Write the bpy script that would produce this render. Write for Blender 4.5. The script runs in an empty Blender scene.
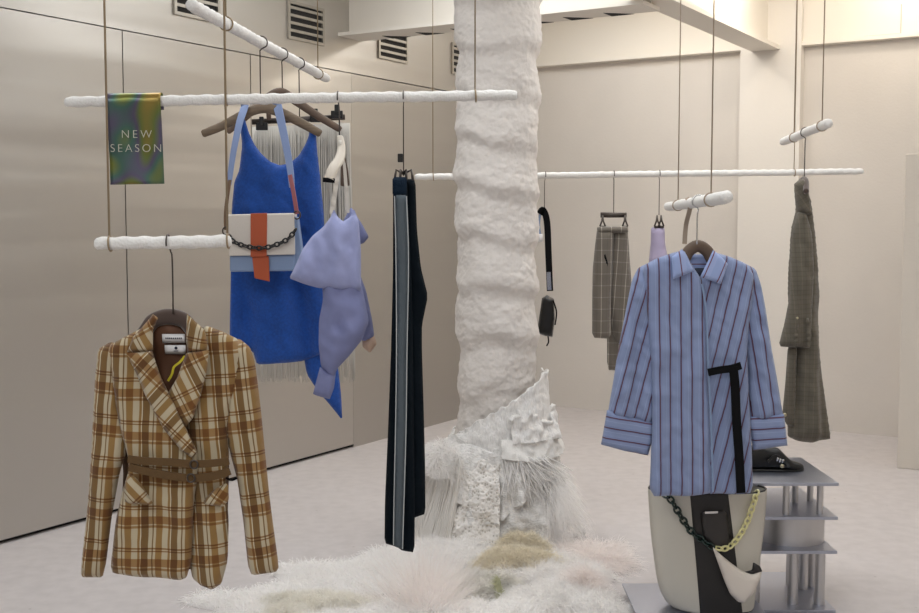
import bpy, math, random
import numpy as np
from mathutils import Vector, noise
from mathutils.geometry import delaunay_2d_cdt
random.seed(7)
sc = bpy.context.scene
col = sc.collection
PI = math.pi
# ------------------------------------------------------------------ camera geometry
FPX, CX, CY, H = 1150.0, 459.5, 306.5, 1.5
PITCH = math.atan(81.5/FPX)
cp, sp = math.cos(PITCH), math.sin(PITCH)
def ray(px, py):
    u = (px-CX)/FPX; v = (CY-py)/FPX
    return u, cp+v*sp, -sp+v*cp
def P(px, py, Y):
    a, b, c = ray(px, py)
    return Vector((a/b*Y, Y, H+c/b*Y))
def G(px, py, z=0.0):
    a, b, c = ray(px, py)
    t = (z-H)/c
    return Vector((a*t, b*t, z))
cam = bpy.data.cameras.new('camera'); co = bpy.data.objects.new('camera', cam); col.objects.link(co)
co.location = (0, 0, H); co.rotation_euler = (PI/2-PITCH, 0, 0)
cam.sensor_width = 36; cam.lens = FPX/919*36; cam.clip_start = .05
sc.camera = co
# ------------------------------------------------------------------ materials
def lin(c):
    return tuple(((v/255)/12.92 if v/255 <= .04045 else ((v/255+.055)/1.055)**2.4) for v in c)+(1,)
def nt(m):
    m.use_nodes = True
    t = m.node_tree; return t, t.nodes, t.links, t.nodes['Principled BSDF']
def mat(name, rgb, rough=.8, metal=0, bump=0, bscale=200, vary=0, vscale=4, stretch=(1, 1, 1), sheen=0, rgb2=None, detail=4, coat=0):
    m = bpy.data.materials.new(name); t, N, L, b = nt(m)
    b.inputs['Base Color'].default_value = lin(rgb); b.inputs['Roughness'].default_value = rough
    b.inputs['Metallic'].default_value = metal
    if sheen: b.inputs['Sheen Weight'].default_value = sheen
    if coat: b.inputs['Coat Weight'].default_value = coat
    tc = N.new('ShaderNodeTexCoord'); mp = N.new('ShaderNodeMapping'); mp.inputs['Scale'].default_value = stretch
    L.new(tc.outputs['Object'], mp.inputs['Vector'])
    if vary or rgb2:
        n = N.new('ShaderNodeTexNoise'); n.inputs['Scale'].default_value = vscale; n.inputs['Detail'].default_value = detail
        L.new(mp.outputs[0], n.inputs['Vector'])
        r = N.new('ShaderNodeValToRGB'); a = rgb2 or tuple(max(0, c*(1-vary)) for c in rgb)
        r.color_ramp.elements[0].position = .35; r.color_ramp.elements[1].position = .65
        r.color_ramp.elements[0].color = lin(a); r.color_ramp.elements[1].color = lin(rgb)
        L.new(n.outputs['Fac'], r.inputs[0]); L.new(r.outputs[0], b.inputs['Base Color'])
    if bump:
        n = N.new('ShaderNodeTexNoise'); n.inputs['Scale'].default_value = bscale; n.inputs['Detail'].default_value = 5
        L.new(mp.outputs[0], n.inputs['Vector'])
        bp = N.new('ShaderNodeBump'); bp.inputs['Strength'].default_value = bump; bp.inputs['Distance'].default_value = .01
        L.new(n.outputs['Fac'], bp.inputs['Height']); L.new(bp.outputs[0], b.inputs['Normal'])
    return m
def pattern(name, ustops, vstops, up, vp, rough=.9, mixmode='MULTIPLY'):
    """repeating cloth pattern in metres from the UV map; stops = [(pos, rgb)...] over one period"""
    m = bpy.data.materials.new(name); t, N, L, b = nt(m)
    b.inputs['Roughness'].default_value = rough; b.inputs['Sheen Weight'].default_value = .15
    uv = N.new('ShaderNodeUVMap'); uv.uv_map = 'UVMap'
    s = N.new('ShaderNodeSeparateXYZ'); L.new(uv.outputs[0], s.inputs[0])
    def chan(out, per, stops):
        d = N.new('ShaderNodeMath'); d.operation = 'DIVIDE'; d.inputs[1].default_value = per; L.new(s.outputs[out], d.inputs[0])
        f = N.new('ShaderNodeMath'); f.operation = 'FRACT'; L.new(d.outputs[0], f.inputs[0])
        r = N.new('ShaderNodeValToRGB'); cr = r.color_ramp; cr.interpolation = 'LINEAR'
        full = []
        e = .012
        for i, (p, c) in enumerate(stops):
            full.append((max(p, 0), c)); nx = stops[i+1][0] if i+1 < len(stops) else 1.0
            full.append((nx-e, c))
        cr.elements[0].position = full[0][0]; cr.elements[0].color = lin(full[0][1])
        cr.elements[1].position = full[-1][0]; cr.elements[1].color = lin(full[-1][1])
        for p, c in full[1:-1]:
            el = cr.elements.new(p); el.color = lin(c)
        L.new(f.outputs[0], r.inputs[0]); return r.outputs[0]
    cu = chan(0, up, ustops)
    if vstops:
        cv = chan(1, vp, vstops)
        mx = N.new('ShaderNodeMix'); mx.data_type = 'RGBA'; mx.blend_type = mixmode; mx.inputs[0].default_value = 1
        L.new(cu, mx.inputs[6]); L.new(cv, mx.inputs[7]); cu = mx.outputs[2]
    L.new(cu, b.inputs['Base Color'])
    n = N.new('ShaderNodeTexNoise'); n.inputs['Scale'].default_value = 900; L.new(uv.outputs[0], n.inputs['Vector'])
    bp = N.new('ShaderNodeBump'); bp.inputs['Strength'].default_value = .25; bp.inputs['Distance'].default_value = .004
    L.new(n.outputs['Fac'], bp.inputs['Height']); L.new(bp.outputs[0], b.inputs['Normal'])
    return m
def fleece(name, rgb, rgb2=None):
    m = mat(name, rgb, 1.0, rgb2=rgb2 or tuple(c*.93 for c in rgb), vscale=9)
    t, N, L, b = nt(m)
    tr = N.new('ShaderNodeBsdfTranslucent'); tr.inputs[0].default_value = lin(rgb)
    mx = N.new('ShaderNodeMixShader'); mx.inputs[0].default_value = .5
    out = [n for n in N if n.type == 'OUTPUT_MATERIAL'][0]
    L.new(b.outputs[0], mx.inputs[1]); L.new(tr.outputs[0], mx.inputs[2]); L.new(mx.outputs[0], out.inputs[0])
    return m
W255 = (255, 255, 255)
M = dict(
 wall=mat('painted_wall', (212, 206, 199), .75, bump=.12, bscale=60, vary=.03, vscale=1.2),
 pillar=mat('painted_pillar', (222, 217, 210), .8, bump=.1, bscale=60),
 partition=mat('painted_partition', (208, 201, 191), .8, bump=.1, bscale=60),
 beam=mat('painted_steel_beam', (226, 220, 210), .6),
 ceil=mat('ceiling_paint', (222, 220, 216), .9),
 dark=mat('dark_gap', (30, 28, 26), .9),
 floor=None,
 plaster=mat('rough_plaster', (218, 212, 206), .92, bump=.5, bscale=40),
 wrap=mat('white_wrapped_cord', (232, 230, 226), .8, bump=.5, bscale=160),
 wire=mat('tan_cable', (150, 132, 105), .5, metal=.2),
 wirew=mat('brown_cable', (158, 142, 124), .6),
 hook=mat('dark_steel', (88, 82, 78), .35, metal=.9),
 chrome=mat('bright_steel', (205, 205, 205), .18, metal=1),
 wood=mat('taupe_stained_wood', (122, 104, 84), .5, vary=.15, vscale=20, stretch=(1, 1, 6)),
 woodb=mat('brown_stained_wood', (104, 84, 68), .5, vary=.12, vscale=20),
 woodd=mat('dark_brown_velvet', (72, 56, 48), .85, sheen=.4),
 woodw=mat('whitewashed_wood', (205, 196, 182), .5),
 steel=mat('brushed_plate', (176, 180, 194), .34, metal=1, bump=.12, bscale=40, stretch=(1, 30, 1)),
 steelc=mat('brushed_drum', (200, 198, 198), .45, metal=1),
 blue=mat('cobalt_crepe', (20, 79, 168), .85, bump=.45, bscale=500, sheen=.1, vary=.12, vscale=120),
 bluein=mat('cobalt_lining', (14, 44, 110), .9),
 leatherw=mat('off_white_leather', (214, 206, 196), .45, bump=.15, bscale=300),
 leatherb=mat('blue_grey_leather', (128, 148, 180), .5),
 strapb=mat('sky_blue_webbing', (132, 150, 190), .7, bump=.2, bscale=400),
 orange=mat('burnt_orange_leather', (176, 80, 42), .5, bump=.15, bscale=300),
 tan=mat('tan_leather', (116, 92, 70), .55),
 pink=mat('dusty_red_leather', (158, 92, 96), .55),
 black=mat('black_resin', (24, 24, 24), .3),
 blackl=mat('black_leather', (13, 13, 14), .3, bump=.1, bscale=200),
 blackf=mat('black_webbing', (16, 16, 18), .8),
 green=mat('dark_green_resin', (14, 40, 34), .25),
 yellow=mat('pale_yellow_resin', (228, 222, 165), .3),
 lav=mat('lavender_cotton', (158, 165, 208), .85, bump=.2, bscale=500, sheen=.1, vary=.05, vscale=20),
 lavd=mat('chambray_cotton', (128, 134, 176), .85, bump=.3, bscale=600),
 peach=mat('peach_cotton', (196, 168, 148), .9),
 lilac=mat('lilac_satin', (178, 168, 196), .6),
 strapw=mat('white_ribbon', (214, 208, 198), .7),
 navy=mat('navy_wool', (9, 18, 25), .9, bump=.2, bscale=600),
 navy2=mat('navy_ribbed_waist', (18, 34, 50), .7, bump=.4, bscale=300),
 grey=mat('grey_ribbon', (78, 88, 95), .7, bump=.2, bscale=500),
 white=mat('white_piping', (170, 175, 176), .7),
 lining=mat('rust_brown_lining', (92, 58, 36), .7),
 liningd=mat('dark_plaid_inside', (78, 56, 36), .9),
 label=mat('white_woven_label', (224, 222, 222), .8),
 ink=mat('label_ink', (40, 44, 60), .8),
 belt=mat('brown_suede_belt', (92, 68, 38), .9, bump=.3, bscale=300),
 yrib=mat('yellow_ribbon', (206, 190, 40), .6),
 fringe=mat('pale_grey_fringe', (206, 202, 194), .8),
 fringeb=mat('grey_cloth', (160, 156, 148), .9),
 vent=mat('vent_frame_metal', (176, 170, 160), .45, metal=.8),
 gold=mat('brass_button', (190, 180, 150), .3, metal=.8),
 cream=mat('pale_taupe_leather', (196, 192, 181), .5, bump=.12, bscale=250),
 darkl=mat('dark_brown_leather', (28, 25, 24), .45, bump=.15, bscale=250),
 knit=mat('white_knit', (247, 245, 242), .95, bump=1.0, bscale=90, vary=.08, vscale=60, stretch=(1, 1, 2)),
 weave=mat('white_ribbed_weave', (247, 245, 242), .95, bump=.9, bscale=60, stretch=(3, 3, .6), vary=.06, vscale=50),
)
for k_ in ('navy', 'blackf', 'navy2'): M[k_].node_tree.nodes['Principled BSDF'].inputs['Specular IOR Level'].default_value = .12
M['crochet'] = mat('open_crochet', (236, 232, 226), .95)
t, N, L, b = nt(M['crochet']); tc = N.new('ShaderNodeTexCoord'); vo = N.new('ShaderNodeTexVoronoi'); vo.inputs['Scale'].default_value = 62
L.new(tc.outputs['Object'], vo.inputs['Vector']); rr = N.new('ShaderNodeValToRGB'); rr.color_ramp.elements[0].color = lin((200, 194, 186)); rr.color_ramp.elements[1].color = lin((238, 234, 229))
rr.color_ramp.elements[0].position = .22; rr.color_ramp.elements[1].position = .36; L.new(vo.outputs['Distance'], rr.inputs[0]); L.new(rr.outputs[0], b.inputs['Base Color'])
bp = N.new('ShaderNodeBump'); bp.inputs['Strength'].default_value = .8; bp.inputs['Distance'].default_value = .012; L.new(vo.outputs['Distance'], bp.inputs['Height']); L.new(bp.outputs[0], b.inputs['Normal'])
# floor : pale screed with speckle
m = bpy.data.materials.new('pale_screed'); t, N, L, b = nt(m); M['floor'] = m
tc = N.new('ShaderNodeTexCoord')
n1 = N.new('ShaderNodeTexNoise'); n1.inputs['Scale'].default_value = 14; n1.inputs['Detail'].default_value = 8; L.new(tc.outputs['Object'], n1.inputs['Vector'])
r1 = N.new('ShaderNodeValToRGB'); r1.color_ramp.elements[0].position = .3; r1.color_ramp.elements[1].position = .62
r1.color_ramp.elements[0].color = lin((186, 180, 179)); r1.color_ramp.elements[1].color = lin((195, 189, 188))
L.new(n1.outputs['Fac'], r1.inputs[0])
v1 = N.new('ShaderNodeTexVoronoi'); v1.inputs['Scale'].default_value = 9; L.new(tc.outputs['Object'], v1.inputs['Vector'])
r2 = N.new('ShaderNodeValToRGB'); r2.color_ramp.elements[0].position = .02; r2.color_ramp.elements[1].position = .07
r2.color_ramp.elements[0].color = lin((170, 162, 158)); r2.color_ramp.elements[1].color = (1, 1, 1, 1)
L.new(v1.outputs['Distance'], r2.inputs[0])
mx = N.new('ShaderNodeMix'); mx.data_type = 'RGBA'; mx.blend_type = 'MULTIPLY'; mx.inputs[0].default_value = .5
L.new(r1.outputs[0], mx.inputs[6]); L.new(r2.outputs[0], mx.inputs[7]); L.new(mx.outputs[2], b.inputs['Base Color'])
b.inputs['Roughness'].default_value = .55
bp = N.new('ShaderNodeBump'); bp.inputs['Strength'].default_value = .1; L.new(n1.outputs['Fac'], bp.inputs['Height']); L.new(bp.outputs[0], b.inputs['Normal'])
# brushed metal cladding
def cladding(name, rgb, rough):
    m = bpy.data.materials.new(name); t, N, L, b = nt(m)
    b.inputs['Base Color'].default_value = lin(rgb); b.inputs['Metallic'].default_value = .9; b.inputs['Roughness'].default_value = rough
    tc = N.new('ShaderNodeTexCoord'); mp = N.new('ShaderNodeMapping'); mp.inputs['Scale'].default_value = (.15, .15, 2.6)
    L.new(tc.outputs['Object'], mp.inputs['Vector'])
    n = N.new('ShaderNodeTexNoise'); n.inputs['Scale'].default_value = 1.3; n.inputs['Detail'].default_value = 2; L.new(mp.outputs[0], n.inputs['Vector'])
    bp = N.new('ShaderNodeBump'); bp.inputs['Strength'].default_value = .6; bp.inputs['Distance'].default_value = .03
    L.new(n.outputs['Fac'], bp.inputs['Height'])
    mp2 = N.new('ShaderNodeMapping'); mp2.inputs['Scale'].default_value = (2, 2, 400); L.new(tc.outputs['Object'], mp2.inputs['Vector'])
    n2 = N.new('ShaderNodeTexNoise'); n2.inputs['Scale'].default_value = 1; L.new(mp2.outputs[0], n2.inputs['Vector'])
    r = N.new('ShaderNodeMapRange'); r.inputs['To Min'].default_value = rough-.06; r.inputs['To Max'].default_value = rough+.08
    L.new(n2.outputs['Fac'], r.inputs[0]); L.new(r.outputs[0], b.inputs['Roughness']); L.new(bp.outputs[0], b.inputs['Normal'])
    return m
M['clad'] = cladding('brushed_steel_cladding', (192, 188, 182), .36)
M['clad2'] = cladding('steel_cladding_dim_reflection', (184, 180, 174), .36)  # same steel, colour darkened to imitate a weaker floor reflection
# cloth patterns
cr_, br_, dk_, wh_ = (182, 169, 142), (140, 108, 60), (116, 88, 48), (200, 190, 166)
M['plaid'] = pattern('mustard_brown_plaid',
    [(0, cr_), (.14, br_), (.22, wh_), (.25, dk_), (.48, cr_), (.60, dk_), (.64, cr_), (.72, br_), (.94, cr_)],
    [(0, W255), (.22, (205, 175, 135)), (.28, W255), (.31, (205, 172, 130)), (.50, W255), (.66, (190, 155, 112)), (.69, W255), (.72, (190, 155, 112)), (.76, W255)], .078, .112)
b0, b1 = (132, 146, 181), (124, 138, 175)
M['stripe'] = pattern('blue_shirting_stripe', [(0, b0), (.25, (146, 160, 194)), (.30, b0), (.52, (108, 116, 152)), (.58, (84, 50, 66)), (.69, b1), (.85, b0)], None, .038, 1, .85)
M['stripe2'] = pattern('blue_shirting_stripe_collar', [(0, (152, 170, 214)), (.6, (110, 66, 84)), (.68, (160, 176, 218))], None, .05, 1, .85)
g0 = (126, 120, 112)
M['check'] = pattern('grey_windowpane_check', [(0, g0), (.5, (118, 112, 105)), (.56, g0), (.93, (184, 178, 168))], [(0, (222, 219, 215)), (.92, W255)], .052, .062)
M['coat'] = pattern('olive_grey_fine_check', [(0, (100, 94, 82)), (.35, (95, 89, 78)), (.5, (100, 94, 82)), (.9, (110, 103, 90))], [(0, W255), (.4, (240, 238, 232)), (.5, W255), (.9, (244, 240, 230))], .035, .04)
# holographic foil
m = bpy.data.materials.new('holographic_foil'); t, N, L, b = nt(m); M['foil'] = m
tc = N.new('ShaderNodeTexCoord'); mp = N.new('ShaderNodeMapping'); mp.inputs['Scale'].default_value = (6, 6, 4.2)
L.new(tc.outputs['Object'], mp.inputs[0])
n = N.new('ShaderNodeTexNoise'); n.inputs['Scale'].default_value = 1.1; n.inputs['Detail'].default_value = 1; n.inputs['Distortion'].default_value = .25
L.new(mp.outputs[0], n.inputs['Vector'])
r = N.new('ShaderNodeValToRGB'); els = [(.24, (150, 132, 56)), (.38, (118, 124, 60)), (.44, (72, 104, 92)), (.49, (92, 84, 108)), (.54, (104, 116, 62)), (.62, (158, 126, 60)), (.72, (132, 82, 56))]
r.color_ramp.elements[0].position = els[0][0]; r.color_ramp.elements[0].color = lin(els[0][1])
r.color_ramp.elements[1].position = els[-1][0]; r.color_ramp.elements[1].color = lin(els[-1][1])
for p_, c_ in els[1:-1]:
    e = r.color_ramp.elements.new(p_); e.color = lin(c_)
L.new(n.outputs['Fac'], r.inputs[0]); L.new(r.outputs[0], b.inputs['Base Color'])
b.inputs['Roughness'].default_value = .3; b.inputs['Metallic'].default_value = .55
# ------------------------------------------------------------------ mesh helpers
class MB:
    def __init__(s): s.v = []; s.f = []; s.uv = {}
    def add(s, vs, fs):
        o = len(s.v); s.v += [tuple(v) for v in vs]; s.f += [tuple(i+o for i in f) for f in fs]
    def box(s, x0, x1, y0, y1, z0, z1, fn=None):
        vs = [Vector((x, y, z)) for x in (x0, x1) for y in (y0, y1) for z in (z0, z1)]
        if fn: vs = [fn(*v) for v in vs]
        s.add(vs, [(0, 1, 3, 2), (4, 6, 7, 5), (0, 4, 5, 1), (2, 3, 7, 6), (0, 2, 6, 4), (1, 5, 7, 3)])
    def tube(s, pts, r, seg=10, flat=1.0, up=None, cap=True, rn=None):
        """sweep; r number or list; flat scales the section along the second axis"""
        pts = [Vector(p) for p in pts]; n = len(pts)
        rs = r if isinstance(r, (list, tuple)) else [r]*n
        up = Vector(up) if up else None
        vs = []
        prev = None
        for i, p in enumerate(pts):
            tdir = (pts[min(i+1, n-1)]-pts[max(i-1, 0)]).normalized()
            if up: a = tdir.cross(up)
            elif prev is not None: a = prev-tdir*prev.dot(tdir)
            else: a = tdir.cross(Vector((0, 0, 1)) if abs(tdir.z) < .9 else Vector((0, 1, 0)))
            a.normalize(); prev = a
            bb = tdir.cross(a).normalized()
            for k in range(seg):
                th = 2*PI*k/seg
                rr = rs[i]*(rn(i, th) if rn else 1)
                vs.append(p+a*math.cos(th)*rr+bb*math.sin(th)*rr*flat)
        fs = [(i*seg+k, i*seg+(k+1) % seg, (i+1)*seg+(k+1) % seg, (i+1)*seg+k) for i in range(n-1) for k in range(seg)]
        if cap: fs += [tuple(range(seg))[::-1], tuple((n-1)*seg+k for k in range(seg))]
        s.add(vs, fs)
    def build(s, name, m, parent=None, org=None, smooth=True):
        o0 = Vector(org) if org is not None else (Vector(parent['_o']) if parent and '_o' in parent else Vector((0, 0, 0)))
        me = bpy.data.meshes.new(name)
        me.from_pydata([tuple(Vector(v)-o0) for v in s.v], [], s.f); me.update()
        me.materials.append(m)
        if smooth: me.shade_smooth() if hasattr(me, 'shade_smooth') else None
        me.validate()
        o = bpy.data.objects.new(name, me); col.objects.link(o)
        if parent:
            o.parent = parent; o['_o'] = tuple(o0)
            p = parent
            # child of a mesh part shares its frame (all meshes of a thing use the thing's origin)
        else:
            o.location = o0; o['_o'] = tuple(o0)
        return o
def thing(name, label, cat, org, group=None):
    o = bpy.data.objects.new(name, None); col.objects.link(o); o.empty_display_size = .05
    o.location = org; o['_o'] = tuple(org); o['label'] = label; o['category'] = cat
    if group: o['group'] = group
    return o
def tag(o, label, cat, group=None, kind=None):
    o['label'] = label; o['category'] = cat
    if group: o['group'] = group
    if kind: o['kind'] = kind
    return o
def struct(o): o['kind'] = 'structure'; return o
def bevel(o, w=.003, s=2):
    md = o.modifiers.new('bevel', 'BEVEL'); md.width = w; md.segments = s; md.limit_method = 'ANGLE'; return o
def spline(pts, n=6):
    pts = [Vector(p) for p in pts]; out = []
    for i in range(len(pts)-1):
        p0 = pts[max(i-1, 0)]; p1 = pts[i]; p2 = pts[i+1]; p3 = pts[min(i+2, len(pts)-1)]
        for k in range(n):
            t = k/n
            out.append(.5*((2*p1)+(p2-p0)*t+(2*p0-5*p1+4*p2-p3)*t*t+(3*p1-p0-3*p2+p3)*t**3))
    out.append(pts[-1]); return out
def PX(l, Y): return [P(a, b, Y) for a, b in l]
def cloth(name, out, Y, m, parent, th=.02, w=.03, fold=(0, 0, 0), ang=0, step=.011, nz=.003, lean=0, rnd=1, dep=None, org=None):
    """a closed padded panel whose edge follows the outline (pixels at depth Y), with real thickness, bulge and folds"""
    pts = [P(a, b, Y) for a, b in out]; pts = [(p.x, p.z) for p in pts]
    for _ in range(rnd):
        q = []
        for i in range(len(pts)):
            a = pts[i]; b = pts[(i+1) % len(pts)]
            q += [(a[0]*.88+b[0]*.12, a[1]*.88+b[1]*.12), (a[0]*.12+b[0]*.88, a[1]*.12+b[1]*.88)]
        pts = q
    q = []
    for i in range(len(pts)):
        a = pts[i]; b = pts[(i+1) % len(pts)]; d = math.hypot(b[0]-a[0], b[1]-a[1]); k = max(1, int(d/step))
        q += [(a[0]+(b[0]-a[0])*j/k, a[1]+(b[1]-a[1])*j/k) for j in range(k)]
    pts = q; nb = len(pts)
    A = np.array(pts); B = np.roll(A, -1, 0)
    x0, z0 = A.min(0); x1, z1 = A.max(0)
    gx, gz = np.meshgrid(np.arange(x0, x1, step), np.arange(z0, z1, step))
    gx = gx.copy(); gx[::2] += step/2
    Gp = np.stack([gx.ravel(), gz.ravel()], 1)
    def dist(Q):
        d = B-A; l2 = (d**2).sum(1)+1e-12
        t = np.clip(((Q[:, None]-A[None])*d[None]).sum(2)/l2, 0, 1)
        c = A[None]+t[..., None]*d[None]
        return np.sqrt(((Q[:, None]-c)**2).sum(2)).min(1)
    def inside(Q):
        xi, zi = A[:, 0], A[:, 1]; xj, zj = B[:, 0], B[:, 1]
        c = ((zi[None] > Q[:, 1:2]) != (zj[None] > Q[:, 1:2])) & (Q[:, 0:1] < (xj-xi)[None]*(Q[:, 1:2]-zi[None])/((zj-zi)[None]+1e-12)+xi[None])
        return c.sum(1) % 2 == 1
    ins = inside(Gp); Gp = Gp[ins]
    if len(Gp): Gp = Gp[dist(Gp) > step*.45]
    allp = [Vector(p) for p in pts]+[Vector(p) for p in Gp]
    vs, es, fs, ov, oe, of = delaunay_2d_cdt(allp, [], [list(range(nb))], 1, 1e-7)
    V = np.array([tuple(v) for v in vs]); D = dist(V)
    bul = np.sqrt(np.clip(1-(1-np.clip(D/w, 0, 1))**2, 0, 1))
    amp, fr, ph = fold; L = max(z1-z0, .01)
    F = []; Bk = []
    for i, (x, z) in enumerate(V):
        t = (z1-z)/L
        cc = Vector((x*3, z*1.5, ph))
        wx = x+.02*noise.noise(Vector((z*4, ph, 0)))
        fo = amp*min(1, .25+t)*(math.sin(fr*wx+ph)+.5*math.sin(fr*1.9*wx+2*ph+3*z))
        cr = nz*(noise.noise(Vector((x*16, z*9, ph)))+.6*noise.noise(Vector((x*34+z*20, z*26, ph+4))))*2
        y = Y+fo+lean*(z1-z)+(dep(x, z) if dep else 0)
        F.append((x, y-th*bul[i]+cr*bul[i], z)); Bk.append((x, y+th*bul[i]+cr*bul[i]*.5+.0008, z))
    n = len(V); verts = F[:]; bi = {}
    edge = {}
    for f in fs:
        for a, b in zip(f, list(f[1:])+[f[0]]): edge[(min(a, b), max(a, b))] = edge.get((min(a, b), max(a, b)), 0)+1
    bd = set()
    for (a, b), c in edge.items():
        if c == 1: bd.add(a); bd.add(b)
    for i in range(n):
        if i in bd: bi[i] = i
        else: bi[i] = len(verts); verts.append(Bk[i])
    # faces: make the front face the camera (-y)
    FF = []
    for f in fs:
        a, b, c = [V[i] for i in f[:3]]
        ar = (b[0]-a[0])*(c[1]-a[1])-(b[1]-a[1])*(c[0]-a[0])
        f = list(f) if ar > 0 else list(f)[::-1]
        FF.append(tuple(f)); g = tuple(bi[i] for i in f[::-1])
        if len(set(g) & set(f)) < 3: FF.append(g)
    mb = MB(); mb.v = verts; mb.f = FF
    o = mb.build(name, m, parent, org)
    me = o.data; uvl = me.uv_layers.new(name='UVMap'); ca, sa = math.cos(ang), math.sin(ang)
    co_ = np.zeros(len(me.vertices)*3); me.vertices.foreach_get('co', co_); co_ = co_.reshape(-1, 3)
    li = np.zeros(len(me.loops), dtype=np.int32); me.loops.foreach_get('vertex_index', li)
    X = co_[li, 0]; Z = co_[li, 2]
    uvl.data.foreach_set('uv', np.stack([X*ca+Z*sa+5, -X*sa+Z*ca+5], 1).ravel())
    return o
def chain(name, path, m, parent, link=.02, r=.0032, wd=.62):
    path = [Vector(p) for p in path]
    seg = [0]
    for i in range(1, len(path)): seg.append(seg[-1]+(path[i]-path[i-1]).length)
    T = seg[-1]; n = max(2, int(T/(link*.74))); mb = MB()
    def at(s):
        for i in range(1, len(path)):
            if seg[i] >= s: k = (s-seg[i-1])/(seg[i]-seg[i-1]+1e-9); return path[i-1].lerp(path[i], k)
        return path[-1]
    for k in range(n):
        c = at(T*(k+.5)/n); d = (at(min(T, T*(k+.9)/n))-at(T*(k+.1)/n)).normalized()
        side = d.cross(Vector((0, 1, 0))).normalized(); nrm = d.cross(side).normalized()
        q = (side*math.cos(.35)+nrm*math.sin(.35)) if k % 2 else (side*math.cos(1.1)-nrm*math.sin(1.1))
        ring = []
        for j in range(13):
            t = 2*PI*j/12
            ring.append(c+d*math.cos(t)*link*.5+q*math.sin(t)*link*.5*wd)
        mb.tube(ring, r, 6, cap=False)
    return mb.build(name, m, parent)
def strap(name, path, wd, th, m, parent, up=(0, 1, 0)):
    mb = MB(); pts = spline(path, 6); n = len(pts)
    w_ = wd if isinstance(wd, list) else [wd]*n
    vs = []; U = Vector(up)
    for i, p in enumerate(pts):
        t = (pts[min(i+1, n-1)]-pts[max(i-1, 0)]).normalized()
        a = t.cross(U).normalized(); bb = t.cross(a).normalized(); w = w_[min(i, len(w_)-1)]/2
        vs += [p+a*w+bb*th/2, p-a*w+bb*th/2, p-a*w-bb*th/2, p+a*w-bb*th/2]
    fs = [(i*4+k, i*4+(k+1) % 4, i*4+4+(k+1) % 4, i*4+4+k) for i in range(n-1) for k in range(4)]+[(3, 2, 1, 0), tuple((n-1)*4+k for k in range(4))]
    mb.add(vs, fs); return mb.build(name, m, parent, smooth=False)
# ------------------------------------------------------------------ the room
A0, A1 = G(0, 545), G(456, 419)
dL = (A1-A0).normalized(); dL.z = 0
dB = Vector((dL.y, -dL.x, 0))                     # to the right along the back wall
Bp = (G(545, 407)+G(895, 435))*.5
aB = (Bp-A0).dot(dL)
CN = A0+dL*aB                                      # corner of left and back wall
def R(a, b, z): return CN+dB*a-dL*b+Vector((0, 0, z))   # a right along back wall, b towards the camera
def inv(p): d = Vector(p)-CN; return d.dot(dB), -d.dot(dL)
def rbox(mb, a0, a1, b0, b1, z0, z1): mb.box(a0, a1, b0, b1, z0, z1, fn=R)
ZC = 3.25
mb = MB(); rbox(mb, -.3, 7.5, -.3, 13, -.1, 0); struct(mb.build('floor', M['floor'], smooth=False))
mb = MB(); rbox(mb, -.3, 7.5, -.3, 13, ZC, ZC+.1); struct(mb.build('ceiling', M['ceil'], smooth=False))
# left wall : cladding panels with shadow joints over a dark backing
wl = MB(); rbox(wl, -.25, -.03, -.3, 13, 0, ZC); WL = struct(wl.build('wall_left', M['dark'], smooth=False))
def bL(px, py):  # b coordinate where a view ray crosses the left wall plane at a=0
    a, b_, c = ray(px, py); o = Vector((0, 0, H)); d = Vector((a, b_, c))
    t = ((CN-o).dot(dB))/d.dot(dB); p = o+d*t; return inv(p)[1], p.z
zs = bL(100, 26)[1]
seams = [bL(124, 150)[0], bL(250, 75)[0], bL(353, 400)[0]]
pw = (seams[0]-seams[2])/2
edges = [seams[2]-1*pw, seams[2], seams[1], seams[0]]+[seams[0]+pw*k for k in range(1, 6)]
g = .0035
mb = MB(); rbox(mb, -.03, 0, 0, edges[1]-g, 0, zs-g); WLp = struct(mb.build('wall_panel', M['clad2'], WL, smooth=False))
for i in range(1, len(edges)-1):
    mb = MB(); rbox(mb, -.03, .004, edges[i]+g, edges[i+1]-g, .022, zs-g); struct(mb.build('wall_panel', M['clad'], WL, smooth=False))
mb = MB(); rbox(mb, -.03, 0, 0, edges[-1], zs+g, ZC); struct(mb.build('wall_panel', M['clad'], WL, smooth=False))
# vents
vy = [(190, 12), (303, 22), (391, 44), (459, 62)]
vw = bL(165, 10)[0]-bL(216, 20)[0]
vpos = [(bL(288, 22)[0]+bL(322, 22)[0])/2]
zt, zb = bL(303, 4)[1], bL(303, 42)[1]
hv = (bL(286, 22)[0]-bL(322, 22)[0])/2
lbls = ['slatted metal air vent high on the steel wall, nearest the camera', 'slatted metal air vent in the steel wall above the blue top',
        'slatted metal air vent low under the painted beam, left of the plaster column', 'slatted metal air vent mostly hidden behind the plaster column']
for i, k in enumerate((-1, 0, 1, 2)):
    bc = vpos[0]-k*pw*.97
    if bc-hv < .1: bc = hv+.12
    v = thing('air_vent', lbls[i], 'vent', R(0, bc, zb), 'air vents along the steel wall')
    f = MB(); e = .018
    for (b0, b1, z0, z1) in ((bc-hv, bc+hv, zb, zb+e), (bc-hv, bc+hv, zt-e, zt), (bc-hv, bc-hv+e, zb+e, zt-e), (bc+hv-e, bc+hv, zb+e, zt-e)):
        rbox(f, .001, .014, b0, b1, z0, z1)
    f.build('frame', M['vent'], v, smooth=False)
    f = MB(); rbox(f, .0005, .003, bc-hv+e, bc+hv-e, zb+e, zt-e); f.build('duct_opening', M['dark'], v, smooth=False)
    for j in range(4):
        z = zb+e+(zt-zb-2*e)*(j+.62)/4.3
        f = MB(); rbox(f, .003, .012, bc-hv+e, bc+hv-e, z, z+.017); f.build('slat', M['vent'], v, smooth=False)
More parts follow.
